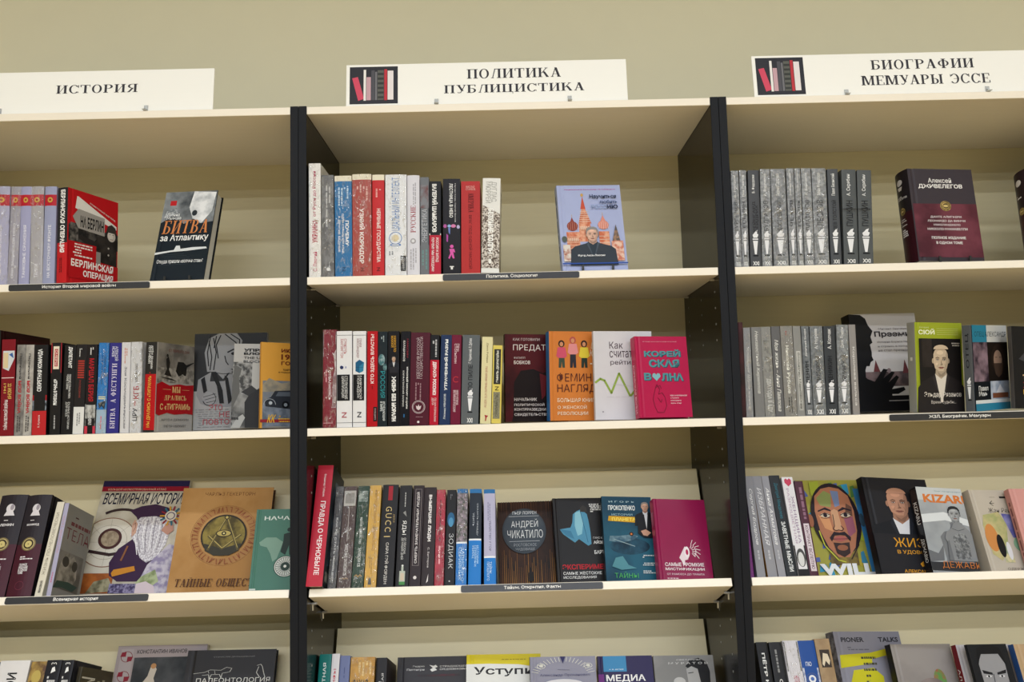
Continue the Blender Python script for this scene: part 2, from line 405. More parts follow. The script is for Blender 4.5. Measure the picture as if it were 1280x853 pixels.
# ------------------------------------------------------------------ the fixed measures of the bookcases (metres, x right, y to the wall, z up)
W0, TP, DEP, TH = 0.80, 0.0158, 0.3137, 0.0151
Z0, Z1, Z2, Z3 = 0.5938, 0.2524, -0.0398, -0.3386
TILT = R(22.5)
STEP = 0.3235
SN, CS = math.sin(TILT), math.cos(TILT)
FR = {0: (0, Z1 + TH, 0), 1: (0, Z2 + TH, 0), 2: (TH * SN, Z3 + TH * CS, TILT), 3: (TH * SN, Z3 - STEP + TH * CS, TILT)}
# where every book stands: shelf row, x, distance from the shelf edge, turn, lean back, lean sideways (degrees), thickness, width, height (metres)
PL = {
'a1':(0,-0.6121,0.0060,-0.0004,-0.0018,-0.1077,0.0303,0.1350,0.1950),
'a2':(0,-0.5816,0.0060,0.0002,0.0010,0.6864,0.0195,0.1350,0.1940),
'a3':(0,-0.5603,0.0060,0.0003,0.0010,0.0642,0.0203,0.1350,0.1937),
'a4':(0,-0.5380,0.0060,0.0001,0.0004,-0.6687,0.0245,0.1350,0.1933),
'a5':(0,-0.5134,0.0060,-0.0004,-0.0019,0.0056,0.0226,0.1350,0.1927),
'berlin':(0,-0.4866,0.0060,-17.3263,-0.0286,-0.3290,0.0239,0.1293,0.1890),
'atlantic':(0,-0.3351,0.0717,-94.2012,18.1520,1.0998,0.0300,0.1122,0.2120),
'b1':(0,0.0035,0.0060,0.0000,-0.0002,-0.1187,0.0232,0.1600,0.2275),
'b2':(0,0.0278,0.0060,0.0000,-0.0001,-0.0853,0.0242,0.1350,0.2031),
'b3':(0,0.0544,0.0060,0.0001,-0.0010,-0.1402,0.0333,0.1350,0.2007),
'b4':(0,0.0884,0.0060,0.0001,-0.0017,0.1000,0.0372,0.1350,0.2032),
'b5':(0,0.1266,0.0060,0.0000,-0.0013,0.4737,0.0232,0.1350,0.2013),
'b6':(0,0.1517,0.0060,0.0000,0.0008,0.6120,0.0417,0.1500,0.2005),
'b7':(0,0.1949,0.0060,0.0000,-0.0005,0.5452,0.0240,0.1350,0.1981),
'b8':(0,0.2199,0.0060,0.0000,-0.0000,0.6372,0.0171,0.1350,0.1943),
'b9':(0,0.2375,0.0060,0.0000,-0.0005,0.9171,0.0225,0.1350,0.1856),
'b10':(0,0.2644,0.0060,0.0000,0.0001,0.7165,0.0339,0.1350,0.1898),
'b11':(0,0.2997,0.0060,0.0000,-0.0005,0.9802,0.0369,0.1350,0.1839),
'b12':(0,0.3384,0.0060,-1.2442,-0.0786,2.2493,0.0347,0.0898,0.1883),
'russia':(0,0.5010,0.0502,-85.0555,12.0804,-1.6725,0.0280,0.1333,0.1910),
'c1':(0,0.8331,0.0060,0.0001,-0.0006,0.6799,0.0145,0.1350,0.1930),
'c2':(0,0.8487,0.0060,0.0001,-0.0009,1.0170,0.0131,0.1350,0.1936),
'c3':(0,0.8648,0.0060,0.0001,-0.0008,1.2920,0.0212,0.1350,0.1929),
'c4':(0,0.8879,0.0060,0.0001,-0.0011,1.5920,0.0191,0.1350,0.1947),
'c5':(0,0.9108,0.0060,-0.0002,0.0001,0.9139,0.0283,0.1350,0.1943),
'c6':(0,0.9421,0.0060,0.0002,-0.0010,0.9341,0.0140,0.1350,0.1952),
'c7':(0,0.9580,0.0060,-0.0000,-0.0004,0.9090,0.0115,0.1350,0.1949),
'c8':(0,0.9714,0.0060,0.0002,-0.0011,0.8934,0.0187,0.1350,0.1944),
'c9':(0,0.9911,0.0060,0.0002,-0.0013,1.2484,0.0276,0.1350,0.1936),
'c10':(0,1.0224,0.0060,0.0003,-0.0015,1.1051,0.0208,0.1350,0.1917),
'c11':(0,1.0480,0.0060,0.0003,-0.0024,1.8948,0.0278,0.1350,0.1896),
'c12':(0,1.0779,0.0060,0.0008,-0.0050,2.1944,0.0276,0.1350,0.1878),
'alexei':(0,1.2170,0.0497,-86.3774,7.5162,0.7891,0.0472,0.1379,0.1998),
'darkedge':(0,1.4564,0.0500,-90.0040,13.5294,5.8292,0.0377,0.1350,0.1905),
'd0':(1,-0.6217,0.0060,0.0001,0.0008,-0.6601,0.0324,0.1700,0.2031),
'd1':(1,-0.5866,0.0060,-0.0000,-0.0009,-0.5092,0.0262,0.1350,0.1851),
'd2':(1,-0.5596,0.0060,-0.0000,0.0002,0.3913,0.0162,0.1350,0.1742),
'd3':(1,-0.5430,0.0060,0.0000,0.0006,0.5297,0.0157,0.1350,0.1737),
'd4':(1,-0.5261,0.0060,0.0001,0.0006,0.0759,0.0268,0.1350,0.1734),
'd5':(1,-0.4923,0.0060,0.0001,0.0009,-0.0991,0.0199,0.1350,0.1765),
'd6':(1,-0.4705,0.0060,-0.0001,0.0004,1.1378,0.0217,0.1350,0.1709),
'd7':(1,-0.4483,0.0060,0.0001,0.0016,1.2242,0.0202,0.1350,0.1719),
'd8':(1,-0.4259,0.0060,0.0000,0.0005,0.4846,0.0205,0.1350,0.1716),
'd9':(1,-0.4043,0.0060,-0.0001,0.0004,1.0900,0.0190,0.1350,0.1740),
'd10':(1,-0.3841,0.0060,0.0001,0.0020,1.2256,0.0227,0.1350,0.1733),
'd11':(1,-0.3583,0.0060,0.0001,0.0011,0.3846,0.0169,0.1350,0.1739),
'd12':(1,-0.3399,0.0060,-0.0000,-0.0003,0.1234,0.0214,0.1350,0.1743),
'tigers':(1,-0.3141,0.0060,-13.5942,-0.0062,1.3163,0.0239,0.1178,0.1724),
'nopovtor':(1,-0.2635,0.1207,-86.8865,2.7756,-0.3969,0.0120,0.1483,0.2004),
'blokad':(1,-0.1725,0.0800,-80.0000,6.0536,0.1555,0.0120,0.1250,0.1726),
'june':(1,-0.1045,0.0500,-60.0000,2.9592,-0.1336,0.0120,0.0830,0.1712),
'e1':(1,0.0291,0.0060,0.0000,0.0014,0.4503,0.0254,0.1350,0.1888),
'e2':(1,0.0559,0.0060,0.0000,-0.0001,0.3156,0.0292,0.1350,0.1852),
'e3':(1,0.0867,0.0060,0.0000,0.0004,0.5350,0.0250,0.1350,0.1844),
'e4':(1,0.1133,0.0060,0.0000,0.0009,0.8122,0.0199,0.1350,0.1837),
'e5':(1,0.1337,0.0060,-0.0000,-0.0002,0.9064,0.0181,0.1350,0.1825),
'e6':(1,0.1538,0.0060,0.0000,0.0000,0.6413,0.0215,0.1350,0.1827),
'e7':(1,0.1754,0.0060,-0.0000,-0.0005,1.7606,0.0187,0.1350,0.1818),
'e8':(1,0.1947,0.0060,-0.0000,-0.0002,1.8495,0.0368,0.1500,0.1786),
'e9':(1,0.2327,0.0060,0.0000,0.0008,1.7504,0.0170,0.1350,0.1736),
'e10':(1,0.2515,0.0060,0.0000,0.0010,2.3375,0.0205,0.1350,0.1729),
'e11':(1,0.2731,0.0060,-0.0000,0.0001,2.0777,0.0185,0.1350,0.1725),
'e12':(1,0.2934,0.0060,0.0000,0.0010,2.3068,0.0330,0.1350,0.1714),
'e13':(1,0.3299,0.0060,0.0000,0.0003,2.7354,0.0203,0.1350,0.1670),
'e14':(1,0.3515,0.0060,-0.0000,-0.0003,2.6733,0.0180,0.1100,0.1502),
'predatel':(1,0.3786,0.0880,-80.0000,1.0033,0.8169,0.0200,0.1300,0.1784),
'orange':(1,0.4670,0.0620,-79.9974,0.9632,0.7226,0.0307,0.1300,0.1793),
'rating':(1,0.5560,0.0490,-81.9774,1.8396,0.4076,0.0120,0.1207,0.1768),
'korea':(1,0.6377,0.0120,-79.0423,6.9941,-0.7443,0.0260,0.1083,0.1609),
'f0':(1,0.8322,0.0060,0.0000,-0.0006,0.5061,0.0090,0.1600,0.1838),
'f1':(1,0.8416,0.0060,-0.0000,-0.0002,0.6858,0.0133,0.1350,0.1730),
'f2':(1,0.8588,0.0060,-0.0000,0.0003,-0.0099,0.0183,0.1350,0.1737),
'f3':(1,0.8781,0.0060,0.0000,0.0000,-0.2280,0.0188,0.1350,0.1738),
'f4':(1,0.8983,0.0060,0.0000,0.0000,-0.1561,0.0165,0.1350,0.1742),
'f5':(1,0.9160,0.0060,0.0001,-0.0002,-0.1750,0.0229,0.1350,0.1744),
'f6':(1,0.9399,0.0060,0.0001,-0.0003,-0.0258,0.0145,0.1350,0.1738),
'f7':(1,0.9558,0.0060,0.0000,-0.0003,0.1648,0.0141,0.1350,0.1733),
'f8':(1,0.9710,0.0060,0.0000,-0.0004,0.5665,0.0241,0.1350,0.1727),
'f9':(1,0.9960,0.0060,0.0002,-0.0020,1.1234,0.0217,0.1350,0.1719),
'f10':(1,1.0193,0.0060,0.0000,-0.0015,1.8587,0.0222,0.1350,0.1740),
'f11':(1,1.0468,0.0060,-0.0000,-0.0001,0.5827,0.0129,0.1350,0.1739),
'preem':(1,1.1316,0.1698,-85.4860,6.2403,-0.9022,0.0350,0.1508,0.2134),
'svoy':(1,1.1821,0.0302,-74.2836,-1.9093,1.0777,0.0203,0.1145,0.1768),
'otec':(1,1.2896,0.0201,-58.5715,-2.9119,-0.1859,0.0178,0.1294,0.1683),
'darkr':(1,1.3739,0.0300,-80.0002,-0.0704,1.7173,0.0106,0.1350,0.1620),
'g1':(2,-0.6236,0.0060,0.0052,-0.0015,-1.1388,0.0523,0.1350,0.1979),
'g2':(2,-0.5685,0.0060,-0.0020,-0.0014,-1.6717,0.0468,0.1350,0.1965),
'g3':(2,-0.5152,0.0060,-0.0001,0.0002,0.2471,0.0140,0.1250,0.1827),
'telo':(2,-0.4932,0.0060,-2.7883,-0.0281,-1.8552,0.0088,0.0971,0.1797),
'vsemir':(2,-0.5027,0.1360,-89.2198,0.0494,1.0752,0.0100,0.1863,0.2648),
'tayny':(2,-0.3066,0.0999,-87.1798,-0.2011,0.1578,0.0200,0.1881,0.2345),
'nachala':(2,-0.1304,0.0600,-85.0000,-0.0352,-1.0081,0.0150,0.0980,0.1730),
'h1':(2,0.0007,-0.0200,-0.3895,-0.1004,0.8265,0.0305,0.1041,0.2352),
'h2':(2,0.0353,0.0060,0.0007,0.0012,0.5452,0.0156,0.1350,0.1997),
'h3':(2,0.0530,0.0060,-0.0001,-0.0002,0.1647,0.0261,0.1350,0.1993),
'h4':(2,0.0803,0.0060,0.0003,0.0007,0.4253,0.0224,0.1350,0.1993),
'h5':(2,0.1043,0.0060,-0.0000,-0.0000,0.3021,0.0223,0.1350,0.1999),
'h6':(2,0.1285,0.0060,0.0010,0.0027,0.7925,0.0306,0.1350,0.2001),
'h7':(2,0.1632,0.0060,0.0005,0.0016,0.4939,0.0243,0.1350,0.1982),
'h8':(2,0.1888,0.0060,-0.0003,-0.0007,0.9950,0.0212,0.1350,0.1974),
'h9':(2,0.2116,0.0060,0.0005,0.0020,0.7566,0.0235,0.1350,0.1931),
'h10':(2,0.2367,0.0060,-0.0001,-0.0005,0.5924,0.0174,0.1350,0.1873),
'h11':(2,0.2557,0.0060,0.0001,0.0008,1.0137,0.0186,0.1350,0.1866),
'h12':(2,0.2767,0.0060,0.0001,0.0005,0.8214,0.0206,0.1350,0.1877),
'h13':(2,0.3008,0.0060,0.0000,0.0005,1.0268,0.0237,0.1350,0.1869),
'h14':(2,0.3310,0.0060,-0.0000,0.0005,0.3055,0.0221,0.1350,0.1855),
'chik':(2,0.3575,0.1250,-89.9098,0.1364,-0.4079,0.0150,0.1169,0.1937),
'eksper':(2,0.4747,0.0880,-84.4700,-0.0532,-0.9635,0.0250,0.1132,0.1887),
'prok':(2,0.5689,0.0640,-84.0130,-0.0172,0.7875,0.0180,0.1031,0.1820),
'mist':(2,0.6682,0.0340,-82.9946,-0.0269,0.8684,0.0250,0.1070,0.1650),
'i0':(2,0.8322,0.0060,-0.0005,-0.0007,2.9340,0.0097,0.1350,0.1927),
'i1':(2,0.8477,0.0060,-0.0024,0.0010,1.8323,0.0160,0.1350,0.1992),
'i2':(2,0.8681,0.0060,-0.0017,0.0007,0.4026,0.0183,0.1350,0.1991),
'i3':(2,0.8882,0.0060,0.0000,-0.0000,0.0659,0.0142,0.1350,0.1987),
'i4':(2,0.9042,0.0060,-0.0014,0.0006,-0.1569,0.0207,0.1350,0.1996),
'i5':(2,0.9261,0.0060,0.0012,-0.0007,0.5920,0.0218,0.1350,0.1954),
'i6':(2,0.9482,0.0060,0.0006,-0.0008,1.2679,0.0165,0.1350,0.1864),
'will':(2,0.9977,0.1220,-85.6807,0.4587,-0.3734,0.0120,0.1418,0.2255),
'zhizn':(2,1.1161,0.0799,-80.7169,0.0822,0.9932,0.0204,0.1469,0.2134),
'kizaru':(2,1.2083,0.0603,-84.5224,-0.2461,2.9635,0.0252,0.0971,0.1807),
'beige':(2,1.3211,0.0570,-83.7618,0.0795,0.3486,0.0328,0.1026,0.1745),
'pinkr':(2,1.3891,0.0400,-90.0000,-0.1090,1.5793,0.0180,0.1300,0.1663),
'j0':(3,-0.6559,0.0060,0.0000,-0.0000,-0.0000,0.0343,0.1350,0.2003),
'j1':(3,-0.6198,0.0060,0.0001,-0.0000,-0.0000,0.0579,0.1350,0.2023),
'j2':(3,-0.5590,0.0060,0.0000,-0.0000,-0.0000,0.0296,0.1350,0.1996),
'j3':(3,-0.5292,0.0060,0.0000,-0.0000,-0.0000,0.0287,0.1350,0.2015),
'j4':(3,-0.4989,0.0060,0.0000,-0.0000,-0.0000,0.0223,0.1200,0.2008),
'olive':(3,-0.4725,0.0200,-7.5657,-0.0004,-0.0001,0.0080,0.1081,0.1896),
'konst':(3,-0.4509,0.1299,-87.5523,-0.0294,-0.1277,0.0120,0.1852,0.2413),
'paleo':(3,-0.2921,0.0999,-87.3120,-0.0190,0.0363,0.0200,0.1817,0.2247),
'k1':(3,0.0035,0.0060,0.0000,-0.0000,-0.0000,0.0235,0.1350,0.1989),
'k2':(3,0.0280,0.0060,-0.0000,0.0000,0.0000,0.0150,0.1350,0.1992),
'k3':(3,0.0442,0.0060,-0.0000,0.0000,-0.0000,0.0194,0.1350,0.1951),
'k4':(3,0.0655,0.0060,0.0000,-0.0000,-0.0000,0.0469,0.1350,0.1915),
'k5':(3,0.1156,0.0060,0.0000,-0.0000,-0.0000,0.0203,0.1350,0.1896),
'petti':(3,0.1434,0.1000,-89.5850,-0.0023,0.0453,0.0200,0.1434,0.2002),
'ustup':(3,0.2857,0.0800,-87.8877,0.0057,0.3035,0.0200,0.1516,0.1989),
'pravo':(3,0.4143,0.0500,-88.1009,0.0090,0.2485,0.0200,0.1321,0.1878),
'media':(3,0.5518,0.0700,-87.7453,0.0140,0.2180,0.0200,0.1115,0.1883),
'greyph':(3,0.6651,0.0700,-87.2627,0.0174,0.2972,0.0200,0.1221,0.1862),
'l1':(3,0.8602,0.0060,-0.0000,-0.0000,0.0000,0.0221,0.1350,0.1995),
'l2':(3,0.8853,0.0060,-0.0000,-0.0000,0.0000,0.0240,0.1350,0.1988),
'l3':(3,0.9124,0.0060,-0.0000,-0.0000,0.0000,0.0297,0.1350,0.2010),
'l4':(3,0.9424,0.0060,-0.0000,-0.0000,0.0000,0.0319,0.1350,0.2002),
'l5':(3,0.9757,0.0060,-0.0000,-0.0000,0.0000,0.0291,0.1100,0.2028),
'pioner':(3,1.0494,0.0970,-79.0786,-0.0605,-0.2782,0.0300,0.1531,0.2278),
'gbrown':(3,1.1495,0.0720,-83.8322,0.0298,0.2634,0.0220,0.1301,0.1964),
'redsp':(3,1.2713,0.0500,-85.7485,0.0243,0.2611,0.0180,0.1148,0.1894),
'darkface':(3,1.2800,0.0220,-86.3676,0.0098,0.0078,0.0100,0.0807,0.1867),
'blcream':(3,1.3730,0.0240,-86.0000,-0.0000,0.0000,0.0180,0.1300,0.1852),
}
def book_matrix(key):
    row, x, s, phi, beta, gam, t, w, h = PL[key]
    Mx = Matrix.Rotation(R(gam), 4, 'Y') @ Matrix.Rotation(R(-beta), 4, 'X') @ Matrix.Rotation(R(phi), 4, 'Z')
    cz = min((Mx @ Vector((a, b, c))).z for a in (0, t) for b in (0, w) for c in (0, h))
    ref = Mx @ Vector((t if R(phi) < -.6 else 0, 0, 0))
    oy, oz, T = FR[row]
    off = Vector((x - ref.x, s - ref.y, -cz + 0.0004 + (0.003 if key in STANDS else 0)))
    return Matrix.Translation((0, oy, oz)) @ Matrix.Rotation(-T, 4, 'X') @ Matrix.Translation(off) @ Mx
STANDS = ('atlantic', 'russia', 'alexei', 'darkedge')

BOOKS = {}
def book(key, label, sp, fr=None, bk=None, bands=(), rd=0.0, wrap=False, sd=None, fd=None, group=None, soft=False, rough=0.36, cat='book', vs=1.0):
    row, x, s_, phi, beta, gam, t, w, h = PL[key]
    fr = fr or sp; bk = bk or fr
    root = empty('book'); root.matrix_world = book_matrix(key)
    tag(root, label, cat, group)
    bt = 0.0007 if soft else min(0.0022, t * .2)
    bul = rd * t
    if phi > -60 and w * math.cos(R(phi)) > .05 and fd: s_ += w * math.cos(R(phi)) * .55
    hid = (.19 if row > 1 else .16 if row == 0 else 0) * max(s_, 0) / h if s_ > .01 else 0      # foot of the cover left free of print
    def sy(xx):
        k = (xx - t / 2) / (t / 2); k = max(-1, min(1, k))
        return -bul * (1 - k * k) + (0.0006 * abs(k) ** 6 if not bul else 0)
    ns = 9
    outer = [(t, w)] + ([(t, w * .105), (t - .0009, w * .08), (t - .0009, w * .065), (t, w * .045)] if not soft and t > .012 else []) + \
            [(t * (1 - i / (ns - 1)), sy(t * (1 - i / (ns - 1)))) for i in range(ns)] + [(0, w)]
    n_front = len(outer) - ns - 1
    inner = [(bt, w), (bt, bt + .0006), (t - bt, bt + .0006), (t - bt, w)]
    prof = outer + inner; N = len(prof); no = len(outer)
    zs = sorted({0.0, 1.0} | {q for b in bands for q in (b[0], b[1])})
    mats = [M(bk, rough), M(sp, rough), M(fr, rough)]
    bm_ = [M(b[2], rough) for b in bands]
    for m in bm_:
        if m not in mats: mats.append(m)
    V = [(a, b, z * h) for z in zs for a, b in prof]; F = []; FM = []
    for k in range(len(zs) - 1):
        zm = (zs[k] + zs[k + 1]) / 2; bmat = None
        full = False
        for b, m in zip(bands, bm_):
            if b[0] <= zm <= b[1]: bmat = mats.index(m); full = len(b) > 3
        for i in range(N):
            j = (i + 1) % N; a = k * N
            F.append((a + i, a + j, a + N + j, a + N + i))
            if i < n_front: mi = 2
            elif i < no - 1 - 1: mi = 1
            elif i == no - 2: mi = 0
            else: mi = 0
            if i < n_front - 1 + 1 and i < n_front: mi = 2
            if bmat is not None and ((n_front <= i < no - 2) or (full and i <= n_front)): mi = bmat
            FM.append(mi)
    def cap(base, flip):
        o_ = [base + i for i in range(no)]; i_ = [base + no + i for i in range(4)]
        quads = [[o_[0]] + o_[1:n_front + 1] + [i_[2], i_[3]], o_[n_front:no - 1] + [i_[1], i_[2]], [o_[no - 2], o_[no - 1], i_[0], i_[1]]]
        for q, mi in zip(quads, (2, 1, 0)):
            F.append(q[::-1] if flip else q); FM.append(mi)
    cap(0, True); cap((len(zs) - 1) * N, False)
    link_mesh('cover', V, F, mats, FM, root)
    oh = 0.0 if soft else 0.003
    box('page_block', (bt + .0001, bt + .0008, oh + .0002), (t - bt - .0001, w - oh - .0003, h - oh - .0002), PAPER, root)
    if sd:
        f = Face(t, h, lambda u, v, lf: (u * t, sy(u * t) - lf, (hid + v * (1 - hid)) * h), 6 if bul else 1); sd(f); f.build('spine_print', root)
    if fd:
        f = Face(w, h, lambda u, v, lf: (t + lf, u * w, (1 - (1 - v) * (1 - hid) * vs) * h)); fd(f); f.build('cover_print', root)
    if wrap:
        g = 0.0003; v, f = box_data((-g, -bul - .0016, 0.0001), (t + g, w + g, h + g), 0.0012)
        link_mesh('plastic_wrap', v, f, [WRAP], parent=root)
    BOOKS[key] = root
    return root

# ------------------------------------------------------------------ the room
FLOOR = -1.50
def struct(name, a, b, mat):
    o = box(name, a, b, mat); o['kind'] = 'structure'; return o
struct('wall_back', (-2.6, 0.345, FLOOR), (3.4, 0.445, CEIL), WALLM)
struct('wall_left', (-2.7, -7.0, FLOOR), (-2.6, 0.445, CEIL), WALLM)
struct('wall_right', (3.4, -7.0, FLOOR), (3.5, 0.445, CEIL), WALLM)
struct('floor', (-2.7, -7.0, FLOOR - 0.05), (3.5, 0.445, FLOOR), FLOORM)
struct('ceiling', (-2.7, -7.0, CEIL), (3.5, 0.445, CEIL + 0.05), CEILM)
for i, (ly, k) in enumerate(LAMPS):
    o = box('ceiling_light', (-1.8, ly - .07, CEIL - .05), (2.9, ly + .07, CEIL), SIGNM, bev=.004)
    tag(o, ['white linear ceiling light in the row nearest the bookcases', 'white linear ceiling light, second row from the bookcases', 'white linear ceiling light, third row from the bookcases', 'white linear ceiling light in the row farthest from the bookcases'][i], 'ceiling light')

# ------------------------------------------------------------------ bookcases
def bookcase(x0, label):
    """x0 = inner face of its left side"""
    root = empty('bookcase', (x0, 0, FLOOR)); tag(root, label, 'bookcase')
    T = Matrix.Translation((0, 0, -FLOOR))
    def B_(name, a, b, mat, bev=0.0, m=None):
        return box(name, a, b, mat, root, bev, T @ (m or Matrix.Identity(4)))
    top = Z0 + TH + .0012
    for xa in (-TP + .0004, W0):
        s = B_('side_panel', (xa, .0006, FLOOR), (xa + TP - .0004, DEP, top), BLACK)
        box('edge_band', (xa, -.0004, 0), (xa + TP - .0004, .0005, top - FLOOR), EDGE, s, .0003)
        xi = xa + TP - .0004 if xa < 0 else xa
        sg = 1 if xa < 0 else -1
        v, f = [], []
        for zz in [Z1 - .028 - .032 * k for k in range(4)] + [Z2 - .045 - .032 * k for k in range(3)] + [Z3 - .07 - .032 * k for k in range(4)]:
            for yy in (.037, .15, .27) if zz > -.2 else (.037, .12):
                dv, df = rod_data((xi - sg * .0005, yy, zz - FLOOR), (xi + sg * .0006, yy, zz - FLOOR), .0022, 8)
                n = len(v); v += dv; f += [tuple(i + n for i in q) for q in df]
        hole = link_mesh('peg_hole', v, f, [HOLE], parent=s); hole['kind'] = 'stuff'
    B_('top_panel', (.0002, .0012, Z0), (W0 - .0002, DEP, Z0 + TH), CREAM, .0007)
    B_('shelf', (.0006, .0012, Z1), (W0 - .0006, DEP - .006, Z1 + TH), CREAM, .0007)
    B_('shelf', (.0006, .0012, Z2), (W0 - .0006, DEP - .006, Z2 + TH), CREAM, .0007)
    B_('back_panel', (0, DEP, FLOOR + .02), (W0, DEP + .004, Z0 + TH - .001), BACKP)
    for k in range(4):
        z = Z3 - STEP * k
        m = Matrix.Translation((0, 0.0006, z)) @ Matrix.Rotation(-TILT, 4, 'X')
        if k < 3:
            B_('slanted_shelf', (.003, 0, 0), (W0 - .003, .172, TH), CREAM, .0007, m)
            B_('slanted_back', (.003, .158, TH + .0002), (W0 - .003, .170, .285), CREAMB, .0006, m)
    for zz, yy in [(Z1 - .0, .037), (Z1, .27), (Z2, .037), (Z2, .27)]:
        for sg, xi in ((1, 0), (-1, W0)):
            v, f = merge([rod_data((xi, yy, zz - .0035 - FLOOR), (xi + sg * .008, yy, zz - .0035 - FLOOR), .0025)])
            link_mesh('shelf_pin', v, f, [METAL], parent=root)
    for k in range(3):
        for yy in (.039, .125):
            for sg, xi in ((1, 0), (-1, W0)):
                zz = Z3 - STEP * k - math.tan(TILT) * yy - .0045 - FLOOR
                v, f = merge([rod_data((xi, yy, zz), (xi + sg * .010, yy, zz + .001), .0028), rod_data((xi + sg * .001, yy, zz), (xi + sg * .0012, yy, zz - .012), .0022)])
                link_mesh('shelf_pin', v, f, [METAL], parent=root)
    B_('base_panel', (.0005, .02, FLOOR + .0), (W0 - .0005, DEP, FLOOR + .07), CREAM, .0007)
    return root
CREAMB = laminate('cream_display_back', 'e5d9b2', 0.5)
HOLE = laminate('peg_sleeve', '8d8c86', 0.4, 0.05)
PITCH = W0 + 2 * TP
bookcase(0, 'middle black and cream bookcase, whole width in view under the two-line politics sign')
bookcase(-PITCH, 'left bookcase with black sides, half in view, under the one-line history sign')
bookcase(PITCH, 'right bookcase with black sides, half in view, under the biographies and memoirs sign')

# ------------------------------------------------------------------ shelf labels
def shelf_label(x0, x1, t0, t1, txt, row, label, zoff=0.0):
    root = empty('shelf_label', (x0, 0, 0))
    zc = {0: Z1, 1: Z2, 2: Z3}[row] + TH / 2
    if row == 2: root.matrix_world = Matrix.Translation((x0, TH / 2 * SN + .0002, Z3 + TH / 2 * CS)) @ Matrix.Rotation(-TILT, 4, 'X')
    else: root.matrix_world = Matrix.Translation((x0, .0010, zc))
    L = x1 - x0; H = .0125; r = .003
    pts = []
    for cx, cz, a in ((L - r, H / 2 - r, 0), (r, H / 2 - r, 90), (r, -H / 2 + r, 180), (L - r, -H / 2 + r, 270)):
        pts += [(cx + r * math.cos(R(a + b)), cz + r * math.sin(R(a + b))) for b in (0, 30, 60, 90)]
    n = len(pts)
    V = [(a, -.0018, b) for a, b in pts] + [(a, -.0002, b) for a, b in pts]
    F = [tuple(range(n))[::-1], tuple(range(n, 2 * n))] + [(i, (i + 1) % n, n + (i + 1) % n, n + i) for i in range(n)]
    link_mesh('strip', V, F, [LABELM], parent=root)
    f = Face(L, H, lambda u, v, lf: (u * L, -.0018 - lf, (v - .5) * H))
    f.t(txt, (t0 - x0) / L, .2, (t1 - x0) / L, .8, 'f4f2ee', bold=.018)
    f.build('lettering', root)
    tag(root, label, 'shelf label', 'black subject strips on the shelf edges')
shelf_label(-.5749, -.3032, -.5101, -.3681, 'История Второй мировой войны', 0, 'black shelf-edge strip below the red Berlin book, about the Second World War')
shelf_label(.2639, .5289, .3484, .4477, 'Политика. Социология', 0, 'black shelf-edge strip on the top middle shelf reading Политика. Социология')
shelf_label(1.1129, 1.3776, 1.1883, 1.3063, 'ЖЗЛ. Биографии. Мемуары', 1, 'black shelf-edge strip on the right bookcase reading ЖЗЛ. Биографии. Мемуары')
shelf_label(-.5634, -.2969, -.4733, -.3900, 'Всемирная история', 2, 'black strip on the slanted left shelf reading Всемирная история')
shelf_label(.2877, .5542, .3685, .4748, 'Тайны. Открытия. Факты', 2, 'black strip on the slanted middle shelf reading Тайны. Открытия. Факты')

# ------------------------------------------------------------------ signs on top
def sign(x0, lines, label, pic=True, clips=(.18, .445)):
    L, H = .561, .0895
    root = empty('section_sign', (x0, 0, 0))
    root.matrix_world = Matrix.Translation((x0, .006, Z0 + TH + .0006)) @ Matrix.Rotation(R(-5), 4, 'X')
    box('sign_board', (0, 0, 0), (L, .004, H), SIGNM, root, .0005)
    f = Face(L, H, lambda u, v, lf: (u * L, -lf, v * H))
    for s, u0, v0, u1, v1 in lines: f.t(s, u0, v0, u1, v1, '3b3a42', serif=True, slant=.0)
    f.build('lettering', root)
    if pic:
        g = Face(.096, .080, lambda u, v, lf: (.007 + u * .096, -lf, .0045 + v * .080))
        g.r(0, 0, 1, 1, '33343c')
        g.p([(.05, .70), (.17, .73), (.30, .14), (.18, .09)], 'd8506a')
        g.r(.29, .09, .34, .92, 'f3f1f0'); g.r(.35, .10, .44, .72, 'cfa9b4'); g.r(.45, .10, .52, .90, '55555d'); g.r(.53, .10, .57, .86, '77777d')
        g.r(.58, .10, .71, .90, '63645f')
        for k in range(6): g.r(.585, .14 + k * .125, .705, .20 + k * .125, '3d403e')
        g.r(.72, .09, .78, .92, 'c23b46'); g.r(.79, .10, .91, .88, 'efe8ea')
        g.build('picture', root)
    for c in clips:
        v, fc = merge([box_data((c - .004, -.0012, -.0002), (c + .004, -.0002, .012)), box_data((c - .004, -.010, -.0002), (c + .004, -.0002, .0008)), rod_data((c - .002, -.0012, .006), (c - .002, -.009, .0008), .0006, 6)])
        link_mesh('clip', v, fc, [CLEAR], parent=root)
    tag(root, label, 'sign', 'white section signs on top of the bookcases')
def clearmat():
    m, nt, b = newmat('clear_plastic'); b.inputs['Base Color'].default_value = (.75, .77, .76, 1); b.inputs['Transmission Weight'].default_value = .6
    nz = nt.nodes.new('ShaderNodeTexNoise'); nz.inputs['Scale'].default_value = 300
    rp = nt.nodes.new('ShaderNodeMapRange'); rp.inputs[3].default_value = .15; rp.inputs[4].default_value = .35
    nt.links.new(nz.outputs[0], rp.inputs[0]); nt.links.new(rp.outputs[0], b.inputs['Roughness']); return m
CLEAR = clearmat()
sign(-.7480, [('ИСТОРИЯ', .442, .46, .730, .665)], 'white section sign on the left bookcase reading ИСТОРИЯ, without a picture', pic=False, clips=(.139, .429))
sign(.0770, [('ПОЛИТИКА', .430, .60, .765, .835), ('ПУБЛИЦИСТИКА', .348, .225, .846, .46)], 'white section sign on the middle bookcase reading ПОЛИТИКА ПУБЛИЦИСТИКА')
